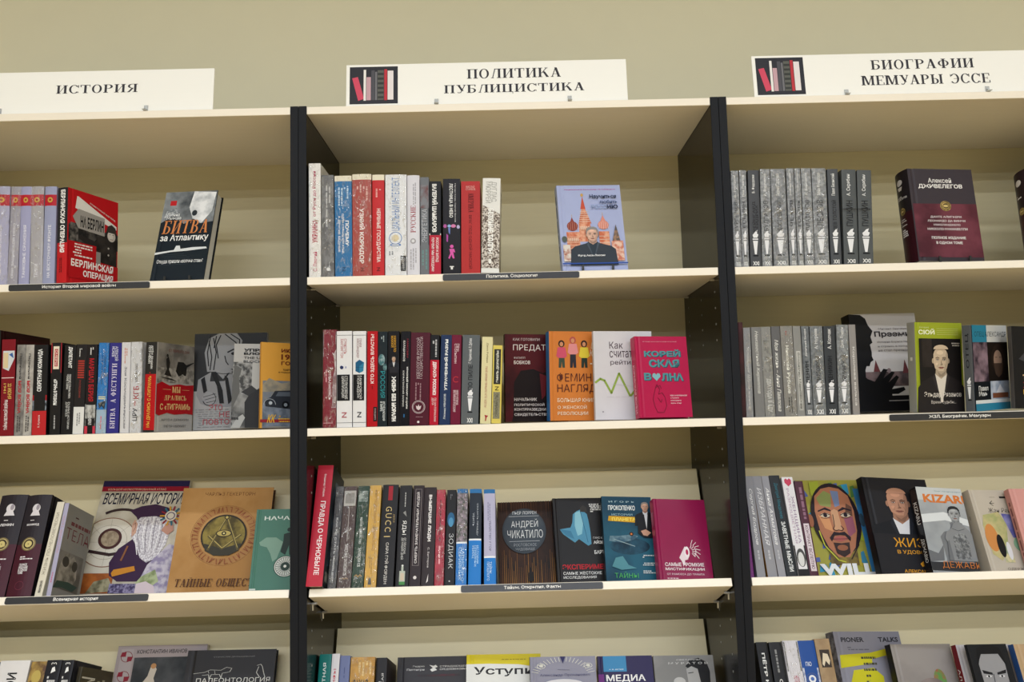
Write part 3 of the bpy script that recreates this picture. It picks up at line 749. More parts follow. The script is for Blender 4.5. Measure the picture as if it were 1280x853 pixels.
sign(.8905, [('БИОГРАФИИ', .425, .60, .795, .835), ('МЕМУАРЫ ЭССЕ', .385, .225, .846, .46)], 'white section sign on the right bookcase reading БИОГРАФИИ МЕМУАРЫ ЭССЕ', clips=(.184, .466))

# ------------------------------------------------------------------ wire stands that hold the face-out books of the upper shelves
def stand(key, label):
    row, x, s, phi, beta, gam, t, w, h = PL[key]
    root = empty('book_stand'); a = R(90 + phi)
    oy, oz, _ = FR[row]
    root.matrix_world = Matrix.Translation((x, s, oz)) @ Matrix.Rotation(a, 4, 'Z')
    b = R(beta); r = .0014; v, f = [], []
    parts = []
    for fx in (.30, .76):
        X = w * fx
        ty, tz = t / math.cos(b) , 0
        back = (X, t * math.cos(b) + .004, .0016)
        parts.append(rod_data((X, -.0048, .0016), (X, t * math.cos(b) + .006, .0016), r))
        parts.append(box_data((X - .0022, -.0062, .0004), (X + .0022, -.0042, .020)))
        p0 = Vector((X, t * math.cos(b) + .0052, .0016)); d = Vector((0, math.sin(b), math.cos(b)))
        parts.append(rod_data(p0, p0 + d * h * .62, r))
        parts.append(rod_data(p0 + d * h * .55, (X, t + h * .55 * math.sin(b) + .030, .0016), r))
    p0 = Vector((0, t * math.cos(b) + .0052, .0016)) + Vector((0, math.sin(b), math.cos(b))) * h * .62
    parts.append(rod_data((w * .30, p0.y, p0.z), (w * .76, p0.y, p0.z), r))
    parts.append(rod_data((w * .30, t + h * .55 * math.sin(b) + .030, .0016), (w * .76, t + h * .55 * math.sin(b) + .030, .0016), r))
    v, f = merge(parts)
    link_mesh('wire_frame', v, f, [WIRE], parent=root)
    tag(root, label, 'book stand', 'black wire book stands')
stand('atlantic', 'black wire stand holding up the Atlantic battle book')
stand('russia', 'black wire stand under the pale blue cathedral book')
stand('alexei', 'black wire stand under the thick maroon book with gold medallion')
stand('darkedge', 'black wire stand under the dark book cut by the right edge')

# ------------------------------------------------------------------ the books, bookcase by bookcase, shelf by shelf
ord_ = ['first', 'second', 'third', 'fourth', 'fifth', 'sixth', 'seventh', 'eighth', 'ninth', 'tenth', 'eleventh', 'twelfth']
# --- left bookcase, top shelf
for i in range(5):
    def sd(f, i=i):
        f.e(.5, .86, .22, .028, 'c9a24a'); f.e(.5, .86, .10, .012, 'a31d2c')
        f.t(['ПОД НЕМЕЦКИМИ ТАНКАМИ', 'ОНИ ЗАЩИЩАЛИ НЕБО', 'ТАНКОВЫЕ СРАЖЕНИЯ', 'ТАНКИ', 'НА ВОСТОЧНОМ ФРОНТЕ'][i], .38, .06, .66, [.6, .62, .6, .2, .6][i], 'e9e9f2', 'u')
        if i == 3: f.l([(.9, .04), (.9, .6)], .0006, 'd5d3da')
    book('a%d' % (i + 1), ['pale lilac war history volume with red band, cut by the left frame edge', 'grey war history volume with red band, second from the frame edge', 'lilac war history volume with red band, third from the frame edge', 'wider grey war history volume with red band and one short word', 'lilac war history volume with red band, directly left of the red Berlin book'][i],
         ['a9a8c4', '9d9aa6', '9fa0c2', 'a8a6ac', '9a9fbe'][i], bands=[(.80, .915, 'b3202f')], rd=.1, sd=sd, group='lilac and grey war volumes with red bands', wrap=i in (0, 1, 3))
def fd(f):
    f.p([(.17, .93), (.20, .93), (.97, .70), (.97, .66), (.14, .79)], 'e9e6e2')
    f.t('СОВЕТСКИЙ ВЗГЛЯД', .42, .88, .94, .905, 'e9e6e2', rise=-5)
    f.r(.02, .41, 1, .60, '4a4745~1f1e1f~60')
    f.p([(.55, .24), (.50, .45), (.62, .54), (.78, .57), (.98, .52), (.98, .22), (.55, .24)], '35312f~201d1c~50')
    f.p([(.22, .50), (.50, .47), (.60, .40), (.52, .36), (.2, .46)], '2b2828')
    f.r(.40, .56, .47, .73, 'c6c2bd'); f.r(.05, .62, .20, .40, '6f6b68~2c2a2a~80')
    f.p([(.09, .69), (.20, .79), (.72, .76), (.72, .55), (.20, .57)], 'a39f9b'); f.t('НА БЕРЛИН', .24, .59, .70, .72, '1d1c1d', bold=.03)
    f.e(.86, .58, .12, .085, '2c2928'); f.e(.86, .57, .085, .065, 'c2bab3'); f.e(.84, .575, .055, .05, 'd6cfc8'); f.p([(.75, .61), (.97, .61), (.94, .68), (.86, .71), (.78, .68)], '3b3735')
    f.l([(.82, .59), (.84, .59)], .001, '2c2928'); f.l([(.88, .59), (.91, .59)], .001, '2c2928'); f.l([(.83, .535), (.89, .535)], .001, '7b6a64')
    f.c(.80, .42, .0022, 'b7b1aa'); f.c(.80, .34, .0022, 'b7b1aa')
    f.r(.02, .0, 1, .215, 'b5171f'); f.p([(.02, .21), (.55, .21), (.55, .41), (.02, .41)], 'b5171f'); f.r(.55, .2, .64, .35, '8e8a87')
    f.q(.10, .24, .47, .40, 5, 'efe9e6'); f.t('БЕРЛИНСКАЯ', .07, .13, .90, .215, 'f7f4f2', bold=.03); f.t('ОПЕРАЦИЯ', .30, .02, .90, .105, 'f7f4f2', bold=.03)
def sd(f):
    f.t('БЕРЛИНСКАЯ ОПЕРАЦИЯ', .25, .27, .78, .975, 'f4f2f0', 'd', bold=.04); f.q(.3, .05, .6, .22, 2, '5e1016', 'd')
book('berlin', 'red hardback turned to show its cover, soldier pointing at a Berlin road sign', 'c02026', 'c01a22', bands=[(.42, 1, '26262a')], sd=sd, fd=fd, rd=.06)
def fd(f):
    f.r(0, .5, 1, 1, '3a3f44~9aa0a4~14'); f.p([(.55, 1), (.50, .8), (.60, .66), (.78, .60), (.95, .75), (.98, .98)], 'e6e8ea~b9bdc0~40')
    f.p([(0, .5), (1, .5), (1, .62), (.75, .60), (.62, .66), (.45, .60), (.2, .70), (0, .62)], '1b242c')
    f.e(.62, .73, .05, .035, '2a3238'); f.p([(.05, .68), (.3, .74), (.25, .80), (.08, .76)], 'c9cdd0~70777c~120')
    f.r(.12, .83, .24, .89, 'c1272d'); f.t('Леонид\nМальцев', .10, .65, .38, .735, 'eef0f0')
    f.t('БИТВА', .06, .485, .92, .645, 'd98a52', serif=True, slant=.12); f.t('за Атлантику', .05, .38, .96, .475, 'f2f2f0', bold=.02)
    f.p([(.0, .265), (.35, .29), (.38, .34), (.45, .34), (.47, .30), (.70, .315), (.95, .315), (.97, .295), (.60, .275), (.3, .268), (0, .24)], 'dfe3e4')
    for k in range(7): f.l([(.1 + .05 * (k % 3), .235 - .02 * k), (.55 + .06 * (k % 4), .24 - .02 * k)], .0007, '3f4b54')
    f.t('Откуда пришли «волчьи стаи»?', .07, .125, .93, .18, 'e6e8e8')
book('atlantic', 'dark blue-black book about the Atlantic battle leaning on a wire stand', '141c22', '19232b', '101418', fd=fd, rd=.04)

# --- middle bookcase, top shelf
def sd(f):
    f.r(.02, .70, .98, .84, 'b9c4c2~e6e8e6~70'); f.t('УКРАИНА', .28, .30, .72, .50, 'b3213f', 'u', bold=.03); f.t('от Руси до России', .32, .53, .66, .93, 'b9526a', 'u'); f.t('С. Плохий', .35, .05, .68, .22, 'c04a66', 'u')
book('b1', 'tall white book with raspberry lettering at the left end of the middle top shelf', 'ebe9e6', sd=sd, wrap=True, bk='d6d3ca', fr='d6d3ca')
def sd(f):
    f.q(.32, .48, .8, .9, 2, 'b9b9b9', 'd'); f.c(.55, .075, .0035, 'e6e6e6')
book('b2', 'shrink-wrapped mottled grey book with a white dot at its foot', '5b5b5c~777779~70', sd=sd, wrap=True)
def sd(f):
    f.q(.18, .70, .85, .90, 4, 'bcd6ea', 'd'); f.t('ПОЧЕМУ', .62, .30, .82, .55, 'f6f6f4', 'd', bold=.03); f.t('ОДНИ СТРАНЫ БОГАТЫЕ,', .40, .22, .54, .62, 'f0f2f2', 'd', bold=.02); f.t('А ДРУГИЕ БЕДНЫЕ', .18, .24, .32, .60, 'f0f2f2', 'd', bold=.02); f.t('N', .42, .05, .62, .09, '14405f', 'u')
CAP = [(.945, 1, 'e9e2cc', 1)]
book('b3', 'blue book with cream top band titled ПОЧЕМУ', '1f6ea8', bands=CAP, sd=sd, rd=.05, wrap=True)
def sd(f):
    f.q(.2, .70, .85, .90, 4, 'd9b0a4', 'd'); f.t('УЗКИЙ КОРИДОР', .34, .12, .66, .66, 'f3ece8', 'd', bold=.03); f.t('N', .42, .045, .62, .08, '5c1f1d', 'u')
book('b4', 'thick brick-red book with cream top band titled УЗКИЙ КОРИДОР', 'a7473f', bands=CAP, sd=sd, rd=.05, wrap=True)
def sd(f):
    f.q(.22, .74, .8, .87, 2, 'e9a9a4', 'd'); f.t('НЕРВНЫЕ ГОСУДАРСТВА', .32, .13, .70, .66, 'f2e6e2', 'd', bold=.02); f.t('N', .38, .045, .66, .08, '5c1f1d', 'u')
book('b5', 'narrow bright red book with cream top band beside the thick white one', 'c42c2f', bands=CAP, sd=sd, rd=.05)
def sd(f):
    f.t('ЦИАЛЬНЫЙ ИНТЕЛЛЕКТ', .20, .44, .74, .97, '4b7fc4', 'u', bold=-.005)
    f.o(.48, .365, .0125, .0012, '4b7fc4'); f.c(.48, .365, .007, 'dccfae'); f.t('С', .22, .285, .74, .31, '4b7fc4', 'u')
    f.q(.15, .12, .40, .24, 2, '8a8f98', 'd'); f.r(.72, .04, .97, .19, '1b1c20'); f.t('СОЦИУМ', .78, .055, .90, .175, 'd9d9dc', 'd')
book('b6', 'thick white book with tall blue outline lettering on its spine', 'e6e8ec', sd=sd, rd=.03, wrap=True)
def sd(f):
    f.q(.45, .70, .75, .93, 2, 'a7a5ad', 'd'); f.t('РУССКИЕ', .28, .42, .70, .69, '9f3040', 'u', serif=True); f.c(.48, .335, .0055, 'a9a7ac'); f.c(.48, .335, .003, 'dfe0e6'); f.q(.2, .05, .8, .27, 3, 'b1b0b8', 'd')
book('b7', 'white-lilac book with red serif title and small round emblem', 'dcdce6', sd=sd, rd=.12)
def sd(f):
    f.r(.0, .3, 1, .68, '35383d'); f.r(.05, .68, .95, .92, '6b4a4c~7d7f86~60'); f.t('ЭНЕРГЕТИКА', .18, .33, .80, .67, 'b9bcc4', 'u', bold=.01); f.q(.1, .03, .9, .26, 2, '6f9090', 'd')
book('b8', 'narrow grey book with the spine title ЭНЕРГЕТИКА', '70747a', sd=sd)
def sd(f):
    f.r(0, .418, 1, .436, 'e6e1dc'); f.t('ВАЛЕРИЙ ШАМБАРОВ', .24, .45, .72, .97, 'f4f4f2', 'd', bold=.04); f.t('РОССИЯ И ЗАПАД', .52, .13, .80, .39, 'f4e6e6', 'd', bold=.02); f.t('ПОЧЕМУ МЫ ПОБЕДИМ?', .15, .03, .42, .39, 'f4e6e6', 'd', bold=.02)
book('b9', 'black book with a red lower half and white capitals', '1a1a1d', bands=[(0, .418, 'b8233a')], sd=sd)
def sd(f):
    f.t('ЛЕСТНИЦА В НЕБО', .34, .59, .58, .95, 'f2f2f2', 'd', bold=.02); f.t('Михаил Хазин, Сергей Щеглов', .66, .54, .76, .95, 'c9c9cc', 'd')
    f.e(.12, .50, .10, .02, 'b45ca0'); f.e(.36, .50, .10, .016, '8fb6e0'); f.e(.60, .50, .14, .018, 'd37fb0'); f.e(.88, .49, .09, .02, 'b9b2d8'); f.p([(.30, .48), (.42, .48), (.40, .41), (.33, .43)], '6f86cf'); f.p([(.20, .42), (.30, .40), (.28, .33), (.20, .34)], 'b04ea8')
    f.c(.5, .285, .0035, 'd85cae'); f.p([(.36, .26), (.64, .26), (.70, .22), (.58, .23), (.66, .16), (.56, .16), (.48, .20), (.38, .155), (.30, .165), (.42, .215)], 'd85cae')
    f.r(.44, .045, .56, .07, 'e6e6e6'); f.r(.38, .07, .62, .08, 'e6e6e6')
book('b10', 'black book with pink walking figure and pink-blue splashes', '1d1b21', sd=sd)
def sd(f):
    f.t('НИКОЛАЙ\nСТАРИКОВ', .25, .90, .75, .955, 'e3a8a2'); f.t('АМЕРИКА.', .38, .66, .66, .87, '5a1114', 'd', serif=True); f.t('ВРАГ ПОД ОДНОЙ МАСКОЙ', .38, .05, .60, .63, '5a1114', 'd', bold=.0)
book('b11', 'tomato-red book with dark red lettering, left of the white and speckled one', 'b5302f', sd=sd)
def sd(f):
    f.p([(0, 0), (1, 0), (1, .60), (.8, .62), (.45, .66), (.0, .70)], 'd9d2ca~4e3f36~320'); f.t('ДУГЛАС\nМЮРРЕЙ', .18, .72, .80, .96, 'b3b3b0', 'd'); f.t('БЕЗУМИЕ ТОЛПЫ', .34, .16, .64, .66, 'f8f8f6', 'd', bold=.05); f.r(.42, .05, .55, .10, 'f2f2ee')
def fd(f):
    f.p([(0.02, 0), (1, 0), (1, .25), (.7, .45), (.4, .5), (.02, .60)], 'a59c88~6f6656~30'); f.q(.3, .62, .9, .92, 4, 'b9b6a8', 'd')
book('b12', 'white book with a speckled crowd pattern on its lower spine, right end of the row', 'e9e9e6', 'd5d3c6', sd=sd, fd=fd, rd=.04)
def fd(f):
    f.t('Национальный бестселлер ТВ-публициста', .12, .935, .92, .955, 'b65a9c')
    # a generic row of brick towers with onion tops
    O, D, P = 'c46b4c~e0a688~90', '8c3f35', 'e0a78e'
    f.r(.10, .08, .30, .42, O); f.r(.30, .30, .48, .52, O); f.p([(.30, .52), (.50, .52), (.42, .70), (.36, .70)], O); f.p([(.345, .70), (.425, .70), (.39, .86)], 'c8553f'); f.e(.385, .875, .022, .02, 'c9a05a')
    f.e(.20, .49, .085, .06, D); f.p([(.165, .535), (.235, .535), (.20, .60)], D); f.l([(.20, .60), (.20, .63)], .0008, 'c9a05a'); [f.l([(.2 + .03 * k, .545 - .012 * abs(k)), (.2 + .036 * k, .44)], .0008, 'c48a78') for k in (-2, -1, 0, 1, 2)]; [f.l([(.31 + .004 * k, .52 + .025 * k), (.49 - .006 * k, .52 + .025 * k)], .001, 'f0d8c4') for k in range(1, 7)]
    f.r(.60, .1, .76, .42, O); f.e(.68, .50, .085, .055, 'd98d7d'); f.p([(.64, .545), (.72, .545), (.68, .62)], 'd98d7d'); f.l([(.68, .62), (.68, .65)], .0008, 'c9a05a'); [f.l([(.68 + .03 * k, .55 - .012 * abs(k)), (.68 + .036 * k, .45)], .0008, 'f0c4b8') for k in (-2, -1, 0, 1, 2)]; [f.l([(.60, .2 + .04 * k), (.76, .2 + .04 * k)], .001, 'f0d8c4') for k in range(5)]; [f.l([(.10, .18 + .035 * k), (.30, .18 + .035 * k)], .001, 'e6b8a0') for k in range(6)]; f.r(.03, .06, .14, .26, 'd8cfc6~a35b45~90'); f.e(.06, .33, .04, .035, '56605a')
    f.p([(.80, .30), (.92, .30), (.87, .50)], '5a5250~9c7a62~120'); f.r(.78, .06, .96, .30, 'c4735c~e2c0ae~100')
    for k in range(6): f.r(.12 + .028 * k, .30, .132 + .028 * k, .34, 'f0d8c4')
    for k in range(5): f.r(.32 + .03 * k, .44, .335 + .03 * k, .48, 'f0d8c4')
    f.t('Научиться', .50, .815, .92, .875, '1c2a4a', bold=.03); f.t('любить', .65, .76, .93, .805, '44557e', bold=.02); f.t('РОСС', .52, .695, .76, .745, '8fa3cc', bold=.02); f.t('ИЮ', .76, .695, .93, .745, '1c2a4a', bold=.04)
    f.man(.49, .37, .030, 'd9b09c', '8d8a88', '343c46', '2c3844', wide=1.25, shade='5b4440')
    f.t('Фрэд Аксе-Лоссин', .24, .105, .66, .135, 'eef0f2', bold=.03); f.r(0.0, .02, 1, .035, '2c4fa0')
book('russia', 'pale blue book with a grey-haired man before red brick towers, on a wire stand', '9da8c8', 'aab4dc', sd=lambda f: f.q(.3, .1, .7, .9, 1, '3d4a6a', 'd'), fd=fd, rd=.04)

# --- right bookcase, top shelf: the torch series
TNAMES = ['ТУРГЕНЕВ', 'ЕСЕНИН', 'РЕЙНГАРД\nГЕЙДРИХ', 'БУЛГАКОВ', 'ДОСТОЕВСКИЙ', 'ЧЕХОВ', 'ГОГОЛЬ', 'ПЛАТОНОВ', 'ЛЕСКОВ', 'ЛЕВ ТОЛСТОЙ', 'ПУШКИН', 'ПУШКИН']
ANAMES = ['В. Петров', 'Лев Павлов', 'Б. Федорова', 'А. Варламов', 'Людмила Сараскина', 'Алевтина Кузина', 'Игорь Золотов', 'А. Варламов', 'Майя Кучерская', 'Павел Басинский', 'А. Скрябин', 'А. Скрябин']
for i in range(12):
    col = ['74777b~96999e~150', '72757a~94979c~170', '4b4d52', '74777b~989ba0~150', '6d7074~8e9196~130', '72757a~94979c~160', '73767a~96999d~170', '74777b~9a9da1~140', '707377~95989c~130', '4e5156', '54585a', '54585a'][i]  # two-tone mottle paints the silvery glare of crinkled film into the cover
    def sd(f, i=i):
        f.torch(.5); f.t('XXI', .22, .012, .78, .052, 'eceded', bold=.03)
        f.t(ANAMES[i], .3, .76 if i in (2, 6) else .72, .62, .95, 'eceded', 'u', bold=.01)
        f.t(TNAMES[i], .25, .40 if len(TNAMES[i]) < 8 else .36, .70 if i != 2 else .85, .67, '1d1e22', 'u', bold=.0)
    lb = ['crinkled grey torch biography at the left end, beside the black upright', 'very narrow crinkled grey torch biography, second from the left', 'plain dark grey torch biography with a two-line black title, third from the left', 'crinkled grey torch biography between the dark grey one and the wider one', 'wide crinkled grey torch biography, fifth from the left', 'narrow crinkled grey torch biography, sixth from the left', 'thinnest grey torch biography, seventh from the left', 'crinkled grey torch biography directly left of the widest one', 'widest crinkled grey torch biography, ninth from the left', 'plain dark grey torch biography between the widest one and the cord-tied pair', 'smooth slate torch biography, left one of the cord-tied pair', 'smooth slate torch biography, last at the right, right one of the cord-tied pair'][i]
    book('c%d' % (i + 1), lb, col, sd=sd, wrap=i not in (2, 9, 10, 11), group='grey torch biographies on the right top shelf')
t_ = link_mesh('elastic_band', *merge([rod_data((1.050, .0015, .3775), (1.104, .0015, .3765), .0006, 6), rod_data((1.104, .0015, .3765), (1.106, .010, .3765), .0006, 6)]), [WIRE])
tag(t_, 'thin black cord stretched across the last two torch spines', 'cord')
def medal(f, u, v, r):
    f.c(u, v, r, 'b39a5c~7d6a3a~200', 28); f.o(u, v, r * .86, r * .08, '4a3c22'); f.c(u, v, r * .5, '40341f', 24); f.e(u, v, r * .45 / f.W, r * .25 / f.H, 'cdb676')
def sd(f):
    f.e(.5, .88, .20, .035, 'cfcac8'); f.p([(.34, .83), (.66, .83), (.6, .79), (.4, .79)], 'cfcac8'); f.t('Алексей\nДЖИВЕЛЕГОВ', .15, .68, .85, .73, 'e8e4e2'); medal(f, .5, .55, .0085)
    f.q(.3, .38, .7, .47, 4, 'd9cfcf'); f.q(.3, .26, .7, .35, 4, 'e9e4e4', fill=.7)
def fd(f):
    f.r(.02, 0, 1, .60, '4a1d28~6b3440~14'); f.t('Алексей', .30, .84, .66, .895, 'f2efec', bold=.01, slant=0); f.t('ДЖИВЕЛЕГОВ', .14, .77, .82, .825, 'f2efec', bold=.025)
    medal(f, .52, .575, .0115)
    for k, s in enumerate(['ДАНТЕ АЛИГЬЕРИ', 'ЛЕОНАРДО ДА ВИНЧИ', 'МИКЕЛАНДЖЕЛО', 'НИККОЛО МАКИАВЕЛЛИ']): f.t(s, .5 - .017 * len(s), .435 - .045 * k, .5 + .017 * len(s), .462 - .045 * k, 'e6dfdf')
    f.t('ПОЛНОЕ ИЗДАНИЕ', .24, .195, .76, .23, 'f2efec', bold=.02); f.t('В ОДНОМ ТОМЕ', .30, .14, .70, .175, 'f2efec', bold=.02)
book('alexei', 'thick dark maroon book with gold medallion on a stand beside the torch series', '241f22', '3b343a', bands=[(0, .55, '35141b')], sd=sd, fd=fd, rd=.14)
def sd(f):
    f.e(.5, .86, .22, .04, 'cfcac8'); f.q(.2, .66, .8, .72, 2, 'e8e4e2'); medal(f, .5, .5, .0085)
book('darkedge', 'dark book with white portrait emblem cut off by the right frame edge', '2b1f22', '3b343a', bands=[(0, .5, '35141b')], sd=sd, rd=.14)

# --- left bookcase, second shelf
book('d0', 'tall dark book cut by the left frame edge on the second shelf', '1f2a20', fr='2a0d12')
def sd(f):
    f.p([(.12, .78), (.12, .70), (.55, .67), (.95, .80), (.95, .88), (.12, .88)], 'cfd2d6'); f.r(.15, .70, .5, .86, 'd8c49c'); f.p([(.55, .84), (.9, .80), (.8, .86)], '3f62a0')
    f.r(.05, .595, .95, .602, 'ead8d6'); f.t('22 ИЮНЯ', .52, .38, .80, .54, 'd4b25a', 'd', bold=.02); f.t('1941', .22, .44, .40, .54, 'd4b25a', 'd'); f.t('ТАЙНЫ ВЕЛИКОЙ ВОЙНЫ', .25, .06, .55, .37, 'f0e4e2', 'u', bold=.02)
book('d1', 'dark red book with pale map scrap and gold lettering, second shelf left', '7c1420', sd=sd, fr='3a0c12')
def sd2(a, b, c):
    def sd(f):
        f.t('Первичный', .30, .62, .66, .90, a, 'd', bold=.02); f.t('МОЯ ВОЙНА', .30, .24, .78, .60, b, 'd', bold=.04); f.q(.25, .03, .75, .22, 2, c, 'd')
    return sd
book('d2', 'grey mottled slim book with red МОЯ ВОЙНА lettering, left one of two', '8d8a86~6a6764~60', sd=sd2('3c3a3a', 'a93038', '4a4646'), soft=True)
book('d3', 'light grey slim book with red МОЯ ВОЙНА lettering, right one of two', 'b0aca6~96928c~60', sd=sd2('3c3a3a', 'b02430', '4a4646'), soft=True)
def sd(f):
    f.t('СЕКРЕТНАЯ КОМАНДА', .30, .48, .66, .95, 'f0f0ee', 'u', bold=.03); f.r(0, .38, 1, .44, 'a31f26'); f.r(0, .27, 1, .38, '8e98a4~2c3038~90'); f.t('А. Куликов', .42, .08, .60, .22, 'e9c9c6', 'u')
book('d4', 'black book titled СЕКРЕТНАЯ КОМАНДА with red foot', '1c1b1c', bands=[(0, .265, 'b8262b')], sd=sd)
def sd(f):
    f.r(.0, .67, 1, 1, 'ab2530'); f.r(.22, .71, .78, .96, 'e6d9c4'); f.r(.34, .74, .66, .93, 'ab2530'); f.t('СМЕРШ', .40, .75, .60, .92, 'f0e6d8', 'd'); f.t('«ОГОНЬ» В ГРОЗНОМ', .32, .32, .66, .60, 'f2f2f0', 'd', bold=.04); f.q(.35, .05, .6, .22, 1, 'aaa', 'd')
book('d5', 'black book whose spine top carries a framed red and cream label', '1d1b1c', sd=sd)
def sd(f):
    f.t('ДИЛЕТАНТ', .34, .74, .72, .98, 'f0f0ee', 'd', bold=.03); f.t('МНОГИЕ СТРАНЫ МИРА\nЧУЖИЕ ТАЙНЫ', .30, .40, .70, .67, 'd9d9d6', 'd'); f.t('РАЗНЫЕ ИСТОРИИ\nДЛЯ ВСЕХ', .30, .06, .70, .36, 'c9c9c6', 'd')
book('d6', 'black book with three white columns of capitals, titled ДИЛЕТАНТ', '1d1b1c', sd=sd)
def sd(f):
    f.q(.3, .86, .6, .96, 2, 'd9d9d6', 'd'); f.t('IIIIIIII', .25, .62, .85, .82, 'a5382e', 'd', bold=.03); f.t('РАССЛЕДОВАНИЕ', .40, .40, .60, .60, '8f3a34', 'd'); f.q(.3, .08, .7, .24, 2, '8c8c8c', 'd')
book('d7', 'black book with red ladder mark and ragged white foot', '232021', bands=[(0, .30, 'dcdcda')], sd=sd)
def sd(f):
    f.q(.3, .88, .7, .97, 2, 'd9d9d6', 'd'); f.t('МАРШАЛ БЕРИЯ', .28, .36, .74, .84, 'b5202a', 'd', bold=.02); f.r(0, .0, 1, .33, '7c7c7c~3a3a3a~120'); f.r(.05, .17, .95, .32, 'b9b9b6~6c6c6a~90'); f.r(0, 0, .28, .085, 'c23a4c'); f.r(.78, 0, 1, .085, 'c23a4c'); f.r(.32, 0, .75, .09, '171718'); f.t('ГЕНЕРАЛ', .35, .1, .65, .2, 'efefef', 'd')
book('d8', 'black book with tall red capitals and a grey photo at its foot', '1e1a1c', sd=sd)
def sd(f):
    f.t('ПОЛЯРНЫЙ КОНВОЙ', .60, .62, .82, .86, '0f3560', 'd', bold=.01); f.t('ИСТОРИЯ ОДНОЙ ОПЕРАЦИИ', .32, .54, .52, .86, '0f3560', 'd', bold=.01); f.r(.15, .395, .85, .405, 'f0e6a0'); f.r(.15, .375, .85, .385, 'f0e6a0'); f.p([(.15, .33), (.9, .36), (.8, .26), (.5, .30), (.3, .27)], '27323e'); f.q(.4, .05, .6, .2, 1, 'd8707a', 'd')
book('d9', 'bright blue book fading to pale blue at the foot', '1f74bd', bands=[(0, .26, '9cb4c9')], sd=sd, wrap=True)
def sd(f):
    f.t('АЛЕКСЕЙ\nИСАЕВ', .22, .80, .80, .96, 'd9d9ea', 'd', bold=.01); f.t('БИТВА ЗА ФЕСТУНГИ', .28, .05, .70, .77, 'd8d2e6', 'u', serif=True)
book('d10', 'indigo book with pale capitals, standing between the bright blue and the white one', '33307e', sd=sd)
def sd(f):
    f.q(.3, .76, .7, .94, 2, 'c98a78', 'd'); f.t('Зоя Космодемьянская', .34, .05, .66, .73, '6e6e74', 'd')
book('d11', 'white slim book with a grey two-word title down its spine', 'd0cfd2', sd=sd, soft=True)
def sd(f):
    f.r(0, .80, 1, 1, '6a6a6c~c9c9ca~60'); f.t('АЛЕН ДАЛЛЕС', .45, .55, .68, .76, '2a2a2c', 'u', bold=.01); f.t('КГБ', .30, .37, .78, .51, 'a3222c', 'u', bold=.01); f.t('ЦРУ', .26, .13, .74, .27, '17171a', 'u', bold=.01); f.q(.3, .29, .6, .35, 1, 'c58f92', 'u')
book('d12', 'silvery white book with red КГБ and black ЦРУ on its spine', 'c9c9cc', sd=sd, wrap=True)
def sd(f):
    f.t('АРТЁМ ДРАБКИН\nПЁТР МИХИН', .25, .70, .72, .96, 'e6e6e4', 'd'); f.c(.45, .655, .001, 'c03028'); f.t('МЫ ДРАЛИСЬ С «ТИГРАМИ»', .30, .05, .66, .62, 'e8b84c', 'u')
def fd(f):
    f.r(.03, .57, 1, 1, '8a8680~5f5b57~25'); f.r(.03, .55, 1, .72, 'a09c95~6b6863~90'); f.t('ОТ ПЕРВОГО ДНЯ', .30, .90, .85, .935, '6a3630', serif=False)
    f.p([(.50, .69), (.55, .80), (.70, .80), (.78, .77), (.99, .81), (.99, .80), (.80, .74), (.78, .64), (.68, .66), (.58, .63)], '1d1c1b'); f.c(.62, .67, .0055, '26241f'); f.c(.74, .675, .0055, '26241f')
    f.p([(.20, .64), (.26, .70), (.24, .82), (.30, .85), (.34, .78), (.32, .70), (.40, .62)], '24221f'); f.c(.27, .86, .003, '24221f'); f.p([(.05, .62), (.4, .60), (.55, .57), (.3, .59)], '2f2d2a')
    f.p([(.02, .53), (.15, .56), (.35, .52), (.6, .54), (.8, .53), (1, .54), (1, .19), (.8, .20), (.5, .19), (.3, .21), (.1, .18), (.02, .20)], 'a8121c')
    f.t('МЫ', .42, .44, .64, .51, 'e2c888', serif=True); f.t('ДРАЛИСЬ', .22, .345, .80, .41, 'e2c888', serif=True); f.t('С «ТИГРАМИ»', .12, .245, .92, .315, 'e2c888', bold=.01); f.l([(.18, .475), (.38, .475)], .0005, 'e2c888'); f.l([(.68, .475), (.88, .475)], .0005, 'e2c888')
    f.t('АРТЁМ ДРАБКИН', .16, .115, .88, .15, '5c5a58', bold=0); f.t('ПЁТР МИХИН', .24, .045, .80, .08, '5c5a58', bold=0)
book('tigers', 'red and grey book with a field gun picture, turned beside the spines', '2a2827', 'a9a7a4', bands=[(.02, .64, 'b3161c')], sd=sd, fd=fd)
